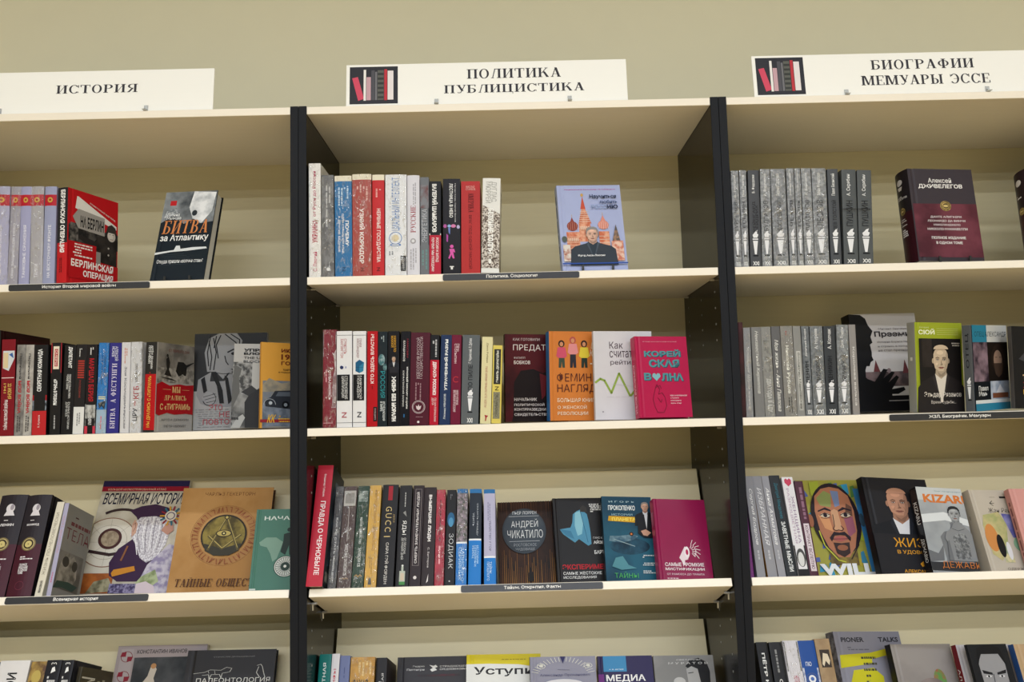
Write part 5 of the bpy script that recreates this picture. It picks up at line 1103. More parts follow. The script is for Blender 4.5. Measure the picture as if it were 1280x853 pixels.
def fd(f):
    f.r(0, 0, 1, .86, 'c9c3b4~b3ab98~20'); f.r(0, .945, 1, 1, '2a2350'); f.r(0, .90, 1, .945, '9c1c34'); f.t('БОЛЬШОЙ ИЛЛЮСТРИРОВАННЫЙ АТЛАС', .07, .91, .74, .932, 'e9c9b0')
    f.t('ВСЕМИРНАЯ ИСТОРИЯ', .04, .78, 1.0, .885, '1c1a34', bold=.015, slant=1.2)
    f.c(.20, .44, .056, 'd8d2c4', 40); f.o(.20, .44, .058, .0022, '8c6a58', 48)
    for k in range(8): f.l([(.2, .44), (.2 + .30 * math.cos(k * .785), .44 + .21 * math.sin(k * .785))], .0004, '8a8070')
    f.o(.20, .44, .040, .0005, '8a7c66', 36); f.l([(-.0 + .02, .36), (.25, .33), (.5, .36)], .007, '3a2a2a'); f.o(.30, .46, .075, .006, '3a2a2a', 30, 70, 120)
    f.c(.22, .47, .0245, '4a2c2a', 30); f.c(.22, .47, .0185, 'a89880~857560~90', 30); f.r(0, 0, .35, .17, 'a8602c~7c4220~30'); f.p([(.08, 0), (.15, .1), (.3, .13), (.4, .02)], '9a9478~5e5a44~60')
    f.p([(.38, .72), (.50, .76), (.66, .78), (.80, .75), (.92, .70), (.9, .64), (.7, .62), (.5, .62), (.47, .66)], '3c2440'); f.p([(.30, .15), (.27, .26), (.34, .38), (.50, .48), (.66, .50), (.82, .40), (.84, .20), (.70, .10), (.4, .10)], '3a2342')
    f.p([(.45, .60), (.44, .50), (.52, .42), (.60, .30), (.68, .26), (.78, .30), (.86, .42), (.88, .55), (.84, .64), (.68, .67), (.52, .66)], 'e0dde2~a9a4ac~260'); [f.l([(.50 + .028 * k, .66 - .012 * abs(6 - k)), (.49 + .03 * k, .5), (.56 + .02 * k + .01 * (k % 3), .33 + .02 * (k % 4))], .0016, ['f2f0f2', '8c8690', 'cdc9d0'][k % 3]) for k in range(13)]; f.p([(.44, .60), (.46, .64), (.50, .60), (.50, .52), (.46, .48), (.45, .52)], 'c9a08c'); f.l([(.455, .59), (.475, .61), (.485, .57), (.465, .53)], .001, '7c5648'); f.p([(.78, .54), (.86, .50), (.92, .54), (.90, .60), (.82, .60)], 'b98a78')
    f.p([(.70, .24), (.9, .42), (1, .40), (1, 0), (.6, 0)], '8f86a4~c2bcc8~80'); f.p([(.32, .17), (.34, .20), (.56, .23), (.58, .19), (.34, .14)], 'c9862c'); f.l([(.44, .40), (.40, .28)], .004, '8a5a3c'); f.p([(.55, .02), (.66, .14), (.80, .2), (.86, .1), (.7, 0)], 'a9b48c~7d8a60~60'); f.p([(.62, .0), (.62, .08), (.72, .10), (.82, .06), (.84, 0)], 'd3c4cc'); f.r(.33, 0, .62, .08, '3c3458~8a84a4~200')
    for k in range(14):
        a = k * .449; f.l([(.86 + .05 * math.cos(a), .67 + .035 * math.sin(a)), (.86 + .12 * math.cos(a), .67 + .085 * math.sin(a))], .0035, ['8e2430', 'c9942c', '2c6a80'][k % 3])
    f.c(.86, .67, .0125, 'd9d2c2'); f.o(.86, .67, .009, .002, '5c4a6a')
book('vsemir', 'large world history atlas with a bearded old scholar on the cover', 'c9c3b4', 'c9c3b4', fd=fd, soft=True)
def fd(f):
    f.r(0, 0, 1, 1, 'b58a54~a3763f~10'); f.t('ЧАРЛЬЗ ГЕКЕРТОРН', .25, .92, .80, .955, '6e4526', bold=.0)
    f.o(.52, .53, .066, .0145, 'a87a48', 48); f.o(.52, .53, .068, .0008, '8a5c34', 48)
    rnd = random.Random(3)
    for k in range(40):
        a = k * .157; r0, r1 = .0535, .0645; p = [(.52 + q * math.cos(a + b) / f.W, .53 + q * math.sin(a + b) / f.H) for q, b in ((r0, 0), (r1, rnd.uniform(-.05, .05)), (rnd.choice((r0, r1)), rnd.uniform(.04, .09)))]; f.l(p, .0012, '8e4a30')
    f.c(.52, .53, .0465, '2c261c', 40); f.c(.52, .53, .043, '8a7a3c~4a4020~40', 40); f.p([(.32, .45), (.52, .40), (.72, .45), (.70, .38), (.60, .335), (.44, .335), (.34, .38)], '3a372c')
    G = '5c5232'; H = 'b9a660'
    f.l([(.36, .52), (.52, .40), (.70, .53)], .0055, G); f.l([(.36, .525), (.52, .405), (.70, .535)], .0016, H)
    f.l([(.53, .70), (.37, .39)], .0045, G); f.l([(.53, .70), (.69, .39)], .0045, G); f.l([(.525, .70), (.375, .41)], .0012, H); f.l([(.535, .70), (.685, .41)], .0012, H); f.c(.53, .70, .005, '3a3222'); f.c(.53, .70, .0028, H)
    f.e(.52, .545, .09, .035, '3a3222'); f.e(.52, .545, .075, .027, H); f.c(.52, .545, .0048, '2c261c'); f.c(.52, .545, .002, 'e6d890')
    f.t('ТАЙНЫЕ ОБЩЕСТВА', .08, .035, 1.02, .135, '4e2c1c', serif=True, slant=.15)
book('tayny', 'large tan book with a masonic compass emblem, titled ТАЙНЫЕ ОБЩЕСТВА', 'a37a45', 'b0854c', '6a4a2c', fd=fd)
def fd(f):
    f.t('НАЧАЛА', .18, .86, .96, .91, 'dfe8e0', bold=.02); f.p([(.12, .58), (.25, .64), (.45, .64), (.60, .58), (.55, .48), (.50, .38), (.42, .34), (.36, .44), (.28, .52), (.15, .54)], '7fa08f')
    f.p([(.56, .46), (.60, .60), (.60, .68), (.70, .70), (.82, .69), (.84, .58), (.80, .42), (.74, .42), (.72, .54), (.66, .42)], '24332e'); f.c(.71, .735, .0048, '24332e')
    f.c(.68, .28, .0225, '2c4038', 40); f.o(.68, .28, .021, .0016, 'e6e6de', 40); f.o(.68, .28, .0185, .0095, 'd3d6ce', 40)
    for k in range(24): a = k * .2618; f.l([(.68 + .0092 * math.cos(a) / f.W, .28 + .0092 * math.sin(a) / f.H), (.68 + .0182 * math.cos(a) / f.W, .28 + .0182 * math.sin(a) / f.H)], .0008, '2c4038')
    f.c(.68, .28, .003, 'e6e6de'); f.r(.02, 0, .14, .02, 'c9d3cc')
book('nachala', 'sage green face-out book with a world map and wheel, against the upright', '3f6a5c', '4c7a6a', fd=fd)

# --- middle bookcase, slanted shelf
def sd(f):
    f.t('Владимир Губарев', .44, .72, .60, .92, 'f0d9d9', 'd'); f.t('ПРАВДА О ЧЕРНОБЫЛЕ', .34, .06, .72, .68, 'f6eeee', 'd', bold=.015)
def fd(f):
    f.r(0, 0, 1, 1, '1c2026~2a3038~20')
    for v in (.15, .45, .72): f.p([(.2, v), (.75, v + .05), (.9, v + .2), (.3, v + .17)], '5a6a80~2c3642~30')
    f.r(.1, .02, .8, .1, '8a8a84~3c3c3a~90')
book('h1', 'tall red book about the nuclear disaster jutting out at the left end', 'b92a3d', '1f242a', sd=sd, fd=fd)
sdw = lambda t, c: (lambda f: f.t(t, .34, .08, .66, .68, c, 'd', bold=.02))
book('h2', 'dark grey shrink-wrapped slim book beside the jutting red one', '57575a~3c3c3f~60', sd=sdw('КАК НЕ СТАТЬ УБИЙЦЕЙ', 'd6d6d3'), wrap=True)
book('h3', 'brown shrink-wrapped book with a blank pale sticker near its top', '4a3a38', sd=lambda f: (f.r(.06, .80, .94, .955, 'b5b2ac'), f.r(.16, .825, .84, .93, '8e8b86'), f.l([(.5, .78), (.5, .45)], .0008, 'c9c3bc'), f.t('ЗАВЕТНЫЕ ЗАПИСКИ СБ', .38, .12, .62, .42, 'e0dcd6', 'd', bold=.01), f.l([(.25, .09), (.4, .10), (.5, .085), (.6, .10), (.75, .09)], .0012, 'a5824a')), wrap=True)
book('h4', 'dark green shrink-wrapped book with gold ornament', '1e3a2c', sd=lambda f: (f.r(.1, .84, .9, .95, '9aa39c~50605a~90'), f.t('МАЛОЕ СЕМЕЙСТВО', .38, .42, .62, .68, 'e0e4dc', 'd', bold=.01), f.t('ЗАПИСКИ СБ', .38, .2, .62, .38, 'e0e4dc', 'd', bold=.01), f.l([(.2, .11), (.35, .125), (.5, .105), (.65, .125), (.8, .11)], .0014, 'b58c4a')), wrap=True)
book('h5', 'golden yellow book with brown capitals down the spine', 'cda24c', sd=lambda f: (f.t('КТО ПОДСТАВИЛ ЗЕЛЁНСКОГО', .42, .35, .74, .95, '7a4a28', 'd', bold=.0), f.q(.3, .1, .6, .3, 2, '9a7434', 'd'), f.p([(.3, .03), (.6, .03), (.55, .08), (.45, .10), (.35, .08)], '4a4c50')), wrap=True)
def sd(f):
    f.r(.38, .84, .66, .985, '9c2430'); 
    for k, c in enumerate('GUCCI'): f.t(c, .28, .73 - .068 * k, .66, .775 - .068 * k, 'd9c084', 'd', bold=-.005) if c != 'I' else f.r(.25, .475, .64, .483, 'd9c084')
    f.t('ДОМ', .76, .62, .88, .70, 'b9a06c', 'd', bold=0); f.t('САРА ГЭЙ ФОРДЕН', .38, .03, .64, .42, 'd6d2cc', 'd', bold=.005)
book('h6', 'thick charcoal book with spaced gold lettering and a red stripe', '222124', sd=sd, rd=.05)
def sd(f):
    f.q(.42, .78, .56, .93, 1, 'b9b9b6', 'd'); f.p([(.35, .72), (.55, .74), (.65, .68), (.5, .70)], '8a8a88'); f.t('ЯДЫ', .30, .50, .66, .64, 'f0f0ee', 'd', serif=False, bold=0); f.t('ОТ ПЛАТОНА\nДО НАШИХ ДНЕЙ', .30, .26, .68, .47, 'c9c9c6', 'd')
    f.r(.28, .045, .72, .15, 'b5bcb0'); f.r(.36, .06, .64, .13, 'c9b9a4'); f.r(.28, .02, .72, .05, '4a8a4c'); f.r(.42, .15, .58, .19, 'b5bcb0'); f.c(.5, .2, .002, 'd8dcd8')
book('h7', 'black book titled ЯДЫ with a small bottle at its foot', '232225', sd=sd)
def sd(f):
    f.t('СМЕРТЬ ЗАМЕЧАТЕЛЬНЫХ ЛЮДЕЙ', .32, .22, .64, .93, 'dcd6d6', 'u', bold=.02); f.l([(.22, .96), (.78, .96), (.78, .20), (.22, .20), (.22, .96)], .0006, '9a9090'); f.c(.5, .085, .0032, 'd9d3d3')
book('h8', 'dark brown-black book whose title is framed by a thin line', '2c2226', sd=sd)
def sd(f):
    f.t('ВЫМЕРШИЕ ЛЮДИ', .36, .44, .66, .92, 'f0ecec', 'd', bold=.04); f.t('С. Биттеров', .40, .18, .58, .38, 'c9c3c3', 'd'); f.p([(.4, .03), (.56, .12), (.54, .05)], 'e6e0e0')
book('h9', 'dark book titled ВЫМЕРШИЕ ЛЮДИ with a small white feather mark', '2e2528', sd=sd)
book('h10', 'slim crimson shrink-wrapped book, left of the ЗОДИАК one', 'a83044~8f2638~40', sd=lambda f: (f.q(.35, .45, .6, .94, 1, '5e1622', 'd'), f.q(.35, .15, .6, .42, 1, 'e0a8ac', 'd', fill=.7)), wrap=True)
def sd(f):
    f.q(.35, .84, .6, .96, 2, '7c7c80', 'd'); f.e(.5, .68, .38, .075, '2a5f8a'); f.e(.5, .65, .25, .05, '4f8fb9'); f.t('ЗОДИАК', .26, .17, .80, .53, 'd6d9dc', 'd', bold=-.01); f.c(.5, .045, .0014, 'c9c9cc')
book('h11', 'black book titled ЗОДИАК with a blue glow on the spine', '1d1d20', sd=sd)
BL = '1f78c8'
def belly(v, cap): return [(0, v, BL, 1), (v, v + .018, 'e6eaee', 1)] + ([(.955, 1, '2a6ea8', 1)] if cap else [])
book('h12', 'crinkled speckled book with a bright blue lower band', '4a4f4a~8a7c88~140', bands=belly(.42, 1), sd=lambda f: f.t('ЗАПИСКИ О\nСЕРИЙНЫХ', .25, .04, .75, .38, 'bfe0f4', 'd', bold=0), wrap=True, rd=.06)
book('h13', 'dark navy book with a bright blue lower band', '242c38', bands=belly(.45, 1), sd=lambda f: (f.t('СКАЗАТЬ ПРАВДУ', .60, .50, .74, .84, 'b5bcc4', 'd', bold=0), f.t('УБИТЬ', .28, .60, .42, .74, 'b5bcc4', 'd', bold=0), f.t('ИСТОРИЯ\nСЕРИЙНЫХ\nУБИЙЦ', .25, .18, .80, .40, 'bfe0f4', 'd', bold=0)), rd=.06)
book('h14', 'pale lilac book with a bright blue lower band and blue cap', 'b3b1cc', bands=belly(.27, 1), sd=lambda f: (f.t('УБИЙСТВО У ГОР', .45, .34, .68, .66, '3a3a50', 'd', bold=-.005), f.q(.3, .66, .6, .86, 2, '8c8aa4', 'd'), f.t('ТАЙНЫ\nПРОШЛОГО', .25, .04, .72, .23, 'cfe6f6', 'd', bold=0)), rd=.06)
def fd(f):
    f.r(0, 0, 1, 1, '3a2010~1a0f0a~16')
    rnd = random.Random(5)
    for k in range(30):
        u = .03 + k * .0325; h = rnd.uniform(.15, .45); f.p([(u, .0), (u + .012, 0), (u + .008, h), (u + .004, h)], rnd.choice(['7a4a1c', 'a4702c', '5c3414', '8a5a24']))
    for k in range(22):
        u = .02 + k * .045; f.p([(u, 1), (u + .014, 1), (u + .010, rnd.uniform(.6, .85)), (u + .004, .9)], rnd.choice(['4a2c18', '5c3820', '2c1a12']))
    f.e(.47, .63, .39, .28, '3a4148', 40); f.e(.47, .64, .36, .255, '434b53~39414a~20', 40)
    f.t('ПЬЕР ЛОРРЕН', .27, .835, .70, .875, 'd6d9da', bold=0); f.r(.20, .81, .74, .814, 'c9ccce'); f.t('АНДРЕЙ', .24, .66, .72, .775, 'e9ebea', bold=-.008); f.t('ЧИКАТИЛО', .17, .54, .80, .64, 'e9ebea', bold=-.008); f.r(.20, .50, .74, .504, 'c9ccce'); f.t('РОСТОВСКОЕ', .28, .44, .68, .475, 'a9aeb2', bold=-.01); f.t('ЧУДОВИЩЕ', .31, .385, .65, .42, 'a9aeb2', bold=-.01)
    f.p([(.52, .02), (.52, .12), (.56, .16), (.60, .12), (.60, .02)], '120b08'); f.c(.56, .17, .0028, '120b08')
book('chik', 'face-out book with brown-gold forest and a dark disc bearing the title', '241812', '2c1a10', fd=fd)
def fd(f):
    f.p([(.10, .62), (.16, .56), (.28, .50), (.36, .46), (.44, .50), (.60, .42), (.66, .44), (.66, .58), (.64, .72), (.62, .80), (.52, .86), (.44, .84), (.36, .80), (.34, .70), (.30, .64)], '4f8fae'); f.p([(.40, .82), (.50, .84), (.54, .70), (.50, .56), (.42, .54), (.38, .66)], '86bccd'); f.p([(.10, .62), (.30, .60), (.36, .50), (.22, .54)], '3c7898'); f.l([(.50, .84), (.56, .62), (.60, .46)], .0012, '2f6684'); f.p([(.50, .88), (.56, .91), (.62, .88), (.62, .82), (.5, .83)], '33302e')
    f.q(.66, .82, .98, .93, 5, 'dcdcda', fill=.6); f.t('ГАНС ЮРГЕН', .70, .50, 1.0, .525, 'c9c9c9'); f.t('АЙЗЕНК', .70, .44, .99, .485, 'ececea', bold=.02); f.t('БАРТОЛ', .70, .32, .99, .365, 'ececea', bold=.02)
    f.t('ЭКСПЕРИМЕНТ', .10, .145, 1.0, .205, 'b5202c', bold=.03); f.t('САМЫЕ ЖЕСТОКИЕ', .11, .085, .80, .12, 'e6e6e4', bold=.01); f.t('ИССЛЕДОВАНИЯ', .11, .035, .70, .07, 'e6e6e4', bold=.01)
book('eksper', 'black face-out book with a pale blue draped cloth and red title', '18181a', '1e1d1f', fd=fd)
def fd(f):
    f.r(0, 0, 1, 1, '123c52~1f5a70~9'); f.e(.5, .40, .40, .10, '0c2a3c~1c4a60~30'); f.p([(.10, .46), (.35, .44), (.60, .48), (.68, .52), (.58, .54), (.3, .52), (.12, .52)], '35566a~6f8c98~60'); f.c(.55, .545, .0045, '2c2320'); f.c(.55, .545, .002, 'd87a3c'); f.l([(.55, .50), (.50, .34)], .001, '2c4c60'); f.l([(.2, .48), (.6, .40)], .0016, '8ca4ac')
    f.t('И Г О Р Ь', .14, .925, .66, .945, 'a9c4cc'); f.t('ПРОКОПЕНКО', .12, .83, .66, .89, 'e6ecec', bold=.02); f.t('ИСТОРИИ', .18, .765, .60, .79, '8fb0ba'); f.p([(.10, .70), (.70, .68), (.72, .72), (.68, .75), (.12, .76)], 'c99a1c'); f.t('ПЛАНЕТА', .18, .70, .66, .74, 'f0d860', bold=.03)
    f.man(.86, .87, .018, 'c99c84', '8a8078', '15171c', 'd6dade', wide=1.0, bald=False); f.p([(.70, .78), (.68, .55), (.80, .50), (1, .50), (1, .78)], '15171c'); f.p([(.83, .78), (.86, .60), (.90, .78)], 'd6dade'); f.p([(.74, .58), (.84, .60), (.94, .56), (.86, .52), (.78, .53)], 'c99c84')
    for k in range(3): f.q(.72, .26 - .09 * k, .98, .30 - .09 * k, 2, 'cfd9dc', fill=.6)
    f.p([(.12, .16), (.2, .26), (.34, .28), (.44, .18), (.6, .14), (.3, .12)], '4f8a96'); f.t('ТАЙНЫ', .16, .03, .62, .10, '4fb060', bold=.0)
book('prok', 'teal face-out book with yellow strip, ray-like shape and a man in a jacket', '122c38', '14465c', fd=fd)
def fd(f):
    f.p([(.40, .26), (.52, .40), (.56, .38), (.60, .30), (.56, .24), (.44, .22)], 'e6d6dc'); f.e(.555, .33, .05, .07, 'f0e6ea'); f.e(.555, .33, .025, .035, 'b32055'); f.p([(.44, .22), (.50, .23), (.50, .17), (.46, .17)], 'e6d6dc')
    for k in range(6):
        a = 1.2 - k * .36; u, v = .60, .34; f.l([(u + .06 * math.cos(a), v + .045 * math.sin(a)), (u + .12 * math.cos(a) , v + .09 * math.sin(a) - .015), (u + .13 * math.cos(a), v + .08 * math.sin(a) + .02), (u + .21 * math.cos(a), v + .15 * math.sin(a))], .0011, 'f0e6ea')
    f.t('САМЫЕ ГРОМКИЕ', .12, .155, .85, .20, 'f2e6ea', bold=.02); f.t('МИСТИФИКАЦИИ', .12, .10, .85, .14, 'f2e6ea', bold=.02); f.t('ОТ РАМСЕСА ДО ТРАМПА', .14, .045, .84, .072, 'e6ccd6', bold=.01); f.q(.14, .0, .5, .02, 1, 'e6ccd6')
book('mist', 'magenta face-out book with a white shouting megaphone', '9c1c4e', '8c1648', fd=fd, rough=.22)

# --- right bookcase, slanted shelf
book('i0', 'thin purple book at the left end of the right slanted shelf', '6a2a6e')
I = [('i1', 'grey slim book with script name, leftmost grey spine on the right slanted shelf', '8a8a90', 'Сергей Бодров', 'f0f0f0'), ('i2', 'grey book with a mustard edge, second grey spine on the right slanted shelf', '8c8c92', 'ИЗБРАННАЯ', 'dcdce0'), ('i3', 'grey book with two-part white script, left of the black spine', '93939a', 'Анна Ахматова', 'f0f0f0')]
for k, lb, c, t, tc in I: book(k, lb, c, fr='a8742c' if k == 'i2' else None, sd=lambda f, t=t, tc=tc: (f.t(t, .3, .3, .74, .88, tc, 'd', bold=0, slant=1.5), f.q(.3, .06, .7, .26, 1, 'b5b5ba', 'd')), soft=True)
book('i4', 'charcoal book titled ЗАВЕТНЫЕ МЫСЛИ with teal script above', '26292d', sd=lambda f: (f.t('Дмитрий Менделеев', .28, .56, .68, .92, '2f7a8c', 'd', bold=-.005), f.t('ЗАВЕТНЫЕ МЫСЛИ', .34, .05, .72, .53, 'e6e9ea', 'd', bold=.02)))
def sd(f):
    f.p([(.5, .90), (.2, .94), (.2, .97), (.35, .985), (.5, .97), (.65, .985), (.82, .97), (.8, .93)], 'c0405c'); f.t('РАЗНОЦВЕТНАЯ', .20, .32, .46, .88, 'b5a0b4', 'd'); f.t('ЖЕНЩИНА', .50, .32, .78, .80, '9a86a0', 'd'); f.r(0, .04, 1, .30, '2b2b2d'); f.e(.5, .18, .38, .09, '4a4a4a'); f.e(.48, .165, .26, .07, 'cfcfcf'); f.r(0, 0, 1, .07, '1c1c1e')
book('i5', 'white book with a pink heart on top and a grey portrait at the foot', 'dcdade', sd=sd)
book('i6', 'plum-brown slim book beside the painted face cover', '4a2434', sd=lambda f: (f.q(.3, .58, .8, .94, 1, '8a6478', 'd', fill=.6), f.r(.2, .05, .85, .54, 'd3c6ce'), f.t('КОНТРАКТ ВСЛЕПУЮ', .34, .07, .70, .52, '4a2434', 'd', bold=.01)), soft=True)
def fd(f):
    rnd = random.Random(11)
    cols = ['a8b43c', '5c6cb0', 'c9c94a', '3f86a8', '7c5c9c', 'd8d07c', '5c8c4c', '3c9cc4', 'b9a43c']
    for k in range(46):
        u, v = rnd.uniform(0, .9), rnd.uniform(0, .92); w_, h_ = rnd.uniform(.05, .16), rnd.uniform(.05, .16); f.p([(u, v), (u + w_, v + rnd.uniform(-.03, .03)), (u + w_ * rnd.uniform(.6, 1.05), min(1, v + h_)), (u + rnd.uniform(-.0, .03), min(1, v + h_ * .9))], cols[rnd.randrange(9)])
    f.r(.86, 0, 1, .9, '3f86c0'); S, S2, K = 'b5785a', 'd0a07c', '2a2028'
    f.p([(.30, .28), (.28, .10), (.70, .10), (.72, .30)], '8c7a3c~5a4a34~40')
    f.e(.50, .58, .37, .38, K, 40); f.p([(.20, .66), (.24, .82), (.36, .90), (.50, .92), (.64, .90), (.76, .82), (.80, .66), (.78, .45), (.70, .28), (.58, .18), (.42, .18), (.30, .28), (.22, .45)], S)
    f.p([(.26, .80), (.40, .88), (.50, .84), (.46, .70), (.30, .72)], '8f9a5c'); f.p([(.50, .88), (.62, .87), (.60, .72), (.52, .70)], '7a8ab0'); f.p([(.24, .62), (.30, .48), (.42, .44), (.40, .58)], 'd89a6c'); f.p([(.62, .58), (.76, .60), (.76, .44), (.64, .38)], '9a5a6c'); f.p([(.70, .74), (.78, .70), (.76, .60), (.66, .64)], '6a4a3c'); f.p([(.44, .66), (.50, .68), (.55, .66), (.56, .46), (.44, .46)], S2)
    for s in (-1, 1):
        c = .5 + s * .155; f.p([(c - .10, .665), (c - .02 * s, .70), (c + .10, .67), (c + .10, .655), (c, .675), (c - .10, .65)], K); f.e(c, .615, .075, .024, 'cfc0a8'); f.e(c, .615, .03, .022, K); f.l([(c - .08, .615), (c, .64), (c + .08, .615)], .0016, K); f.l([(c - .07, .59), (c, .58), (c + .07, .595)], .001, K)
        f.e(.5 + s * .39, .56, .04, .07, 'a4684c' if s < 0 else '3f5a70')
    f.l([(.46, .62), (.45, .50), (.42, .47), (.46, .45), (.50, .46), (.55, .45), (.58, .47), (.55, .50)], .0014, K)
    f.p([(.34, .38), (.42, .44), (.50, .43), (.58, .44), (.66, .38), (.64, .34), (.58, .40), (.50, .405), (.42, .40), (.36, .34)], K); f.p([(.38, .365), (.46, .395), (.54, .395), (.62, .365), (.52, .34), (.46, .34)], 'b0605c'); f.l([(.38, .365), (.62, .365)], .0012, K); f.p([(.38, .33), (.50, .32), (.62, .33), (.60, .22), (.50, .18), (.40, .22)], '3a2c2c'); f.e(.5, .275, .08, .03, '9a6248')
    f.l([(.2, .45), (.24, .3), (.4, .15), (.5, .13)], .0025, 'c9cc4a'); f.l([(.8, .5), (.75, .3), (.6, .16)], .002, K)
    f.t('WILL', .10, .0, .93, .115, 'eef0f2', bold=.05)
book('will', 'book with a colourful painted face of a man filling its cover', '4a5a8c', 'a8a44a', fd=fd, soft=True)
def fd(f):
    f.man(.48, .72, .062, 'b98a72', '2c2422', '1e2026', 'd9dadf', bald=True, wide=1.25, shade='3a2824'); f.e(.48, .83, .15, .06, 'b98a72', 20, 0, 180); f.r(.0, .0, 1, .40, '26262b')
    f.t('ЖИЗНЬ', .28, .265, 1.0, .36, 'd99a2c', bold=.0); f.t('В УДОВОЛЬСТВИЕ', .30, .19, 1.15, .235, 'c99030', bold=.02); f.p([(.60, .10), (.66, .13), (.74, .13), (.70, .09), (.62, .07)], 'd99a2c'); f.t('АЛЕКСАНДР РАПОПОРТ', .34, .0, 1.2, .04, 'd99a2c', bold=.02)
book('zhizn', 'black face-out book of a bald man in dark suit with orange title', '141318', '26262b', fd=fd)
def fd(f):
    f.r(0, .0, 1, 1, 'a9adb0~8a8e92~8'); f.r(0, .84, 1, 1, 'c4c8c8'); f.p([(0, .66), (.5, .70), (1, .62), (1, .54), (.5, .60), (0, .56)], 'd6dadc'); f.t('Олег Нечипоренко', .40, .945, .98, .965, '7c9aa0'); f.t('KIZARU', .12, .81, 1.16, .915, 'd0783c', bold=.04)
    f.p([(.30, .0), (.36, .14), (.34, .30), (.32, .40), (.42, .46), (.56, .48), (.60, .56), (.82, .54), (.96, .46), (1, .40), (1, 0)], '77797c'); f.p([(.42, .2), (.5, .36), (.66, .40), (.62, .2)], '5e6064~84868a~60'); f.p([(.80, .54), (1, .46), (1, 0), (.88, .2)], '3c3e42'); f.r(0, 0, 1, .10, '333438'); f.p([(0, .1), (.3, .12), (.34, .3), (.2, .2), (0, .24)], '6c6e72')
    f.man(.72, .67, .030, '9fa1a3', '2b2c2e', '77797c', wide=.35, shade='2c2c2e'); f.p([(.40, .12), (.44, .34), (.40, .38), (.46, .46), (.58, .50), (.64, .56), (.70, .58), (.80, .58), (.86, .54), (.96, .48), (1, .44), (1, .12)], '85878a'); f.p([(.56, .14), (.58, .40), (.70, .46), (.84, .44), (.90, .36), (.88, .14)], '8c8e90~55575a~160'); f.l([(.60, .50), (.72, .475), (.86, .50)], .0012, '55575a'); f.l([(.72, .44), (.73, .18)], .001, '5c5e60'); f.p([(.40, .12), (.44, .34), (.48, .36), (.50, .12)], '6c6e72'); f.t('ДЕЖАВЮ', .22, .02, 1.1, .11, 'c9783c', bold=-.01)
book('kizaru', 'grey photo book of a shirtless man with an orange title', '1d1c1f', '9c9fa2', sd=lambda f: (f.t('KIZARU', .25, .55, .75, .82, 'd0d0d0', 'd', bold=.02), f.t('ДЕЖАВЮ', .25, .10, .75, .38, 'd0d0d0', 'd', bold=.02)), fd=fd, rough=.2)
def fd(f):
    f.q(.40, .90, .60, .915, 1, '8a8478'); f.r(.62, .895, .82, .92, '2c2a28'); f.l([(.44, .86), (.38, .83), (.44, .80)], .0012, '2c2a28'); f.l([(.38, .83), (.47, .83)], .001, '2c2a28'); f.t('Жан Рено', .30, .71, .85, .77, '4a453e', bold=-.01, slant=1)
    f.p([(.10, .55), (.16, .68), (.5, .72), (.60, .56), (.5, .3), (.3, .12), (.14, .2)], 'bdb080~9aa06c~40'); f.e(.22, .40, .13, .17, 'c9884c'); f.p([(.55, .70), (.95, .68), (.98, .42), (.66, .40)], '8a8ab8~5c5c9c~30'); f.e(.78, .32, .15, .09, '7fa88a'); f.r(.36, .1, .55, .3, 'c9bf94~8a9a7a~80'); f.e(.36, .30, .075, .14, '1c1b1d', 24); f.e(.5, .24, .05, .11, 'd9d9dc'); f.t('ОДЕРЖИМЫЙ', .35, .005, .98, .045, '6a655c', bold=-.005)
book('beige', 'beige face-out book with an abstract colourful painting and a black oval', 'b3aa9c', 'bdb4a6', sd=lambda f: f.q(.35, .3, .6, .7, 1, '9a9284', 'd'), fd=fd)
def fd(f): f.o(.35, .75, .022, .0018, '2c2426'); f.l([(.35, .93), (.35, .60)], .0016, '2c2426'); f.t('История', .1, .3, .9, .4, '5a3a40')
book('pinkr', 'salmon pink book cut by the right frame edge', 'c48a84', 'cf958e', sd=lambda f: f.q(.3, .15, .7, .9, 1, '7a4a4a', 'd', fill=.6), fd=fd)

# --- left bookcase, lowest shelf in view
book('j0', 'pale lilac book cut by the left frame edge on the lowest shelf', '9c98a8')
book('j1', 'thick white book with black capitals at the left of the lowest shelf', 'dcdada', sd=lambda f: f.t('ИСТОРИЯ', .34, .40, .66, .89, '17171a', 'd', bold=.02), rd=.03)
book('j2', 'book with a brown and yellow painting on its spine, beside the thick white one', '5c4434~a4884c~50', sd=lambda f: f.e(.5, .86, .3, .06, 'b9a45c'))
for k in ('j3', 'j4'):
    book(k, {'j3': 'black book with white ornament, left one of the matching pair', 'j4': 'black book with white ornament, right one of the matching pair'}[k], '232329', sd=lambda f: (f.o(.42, .965, .0025, .001, 'e6e6e6', a0=0, a1=220), f.o(.60, .965, .0025, .001, 'e6e6e6', a0=-40, a1=180), f.p([(.4, .88), (.7, .90), (.6, .94), (.45, .93)], 'ececec'), f.q(.2, .76, .8, .86, 3, 'd0d0d0', fill=.6), f.t('ИСТОРИЯ', .3, .3, .7, .7, 'd0d0d0', 'd')), group='matching black ornament books')
book('olive', 'olive-brown thin book turned beside the black pair', '3a352a', '4c4636', fd=lambda f: (f.t('М', .05, .78, .45, .90, 'cfcaba', 'd'), f.q(.5, .7, .8, .9, 2, 'a9a48c', 'd')))
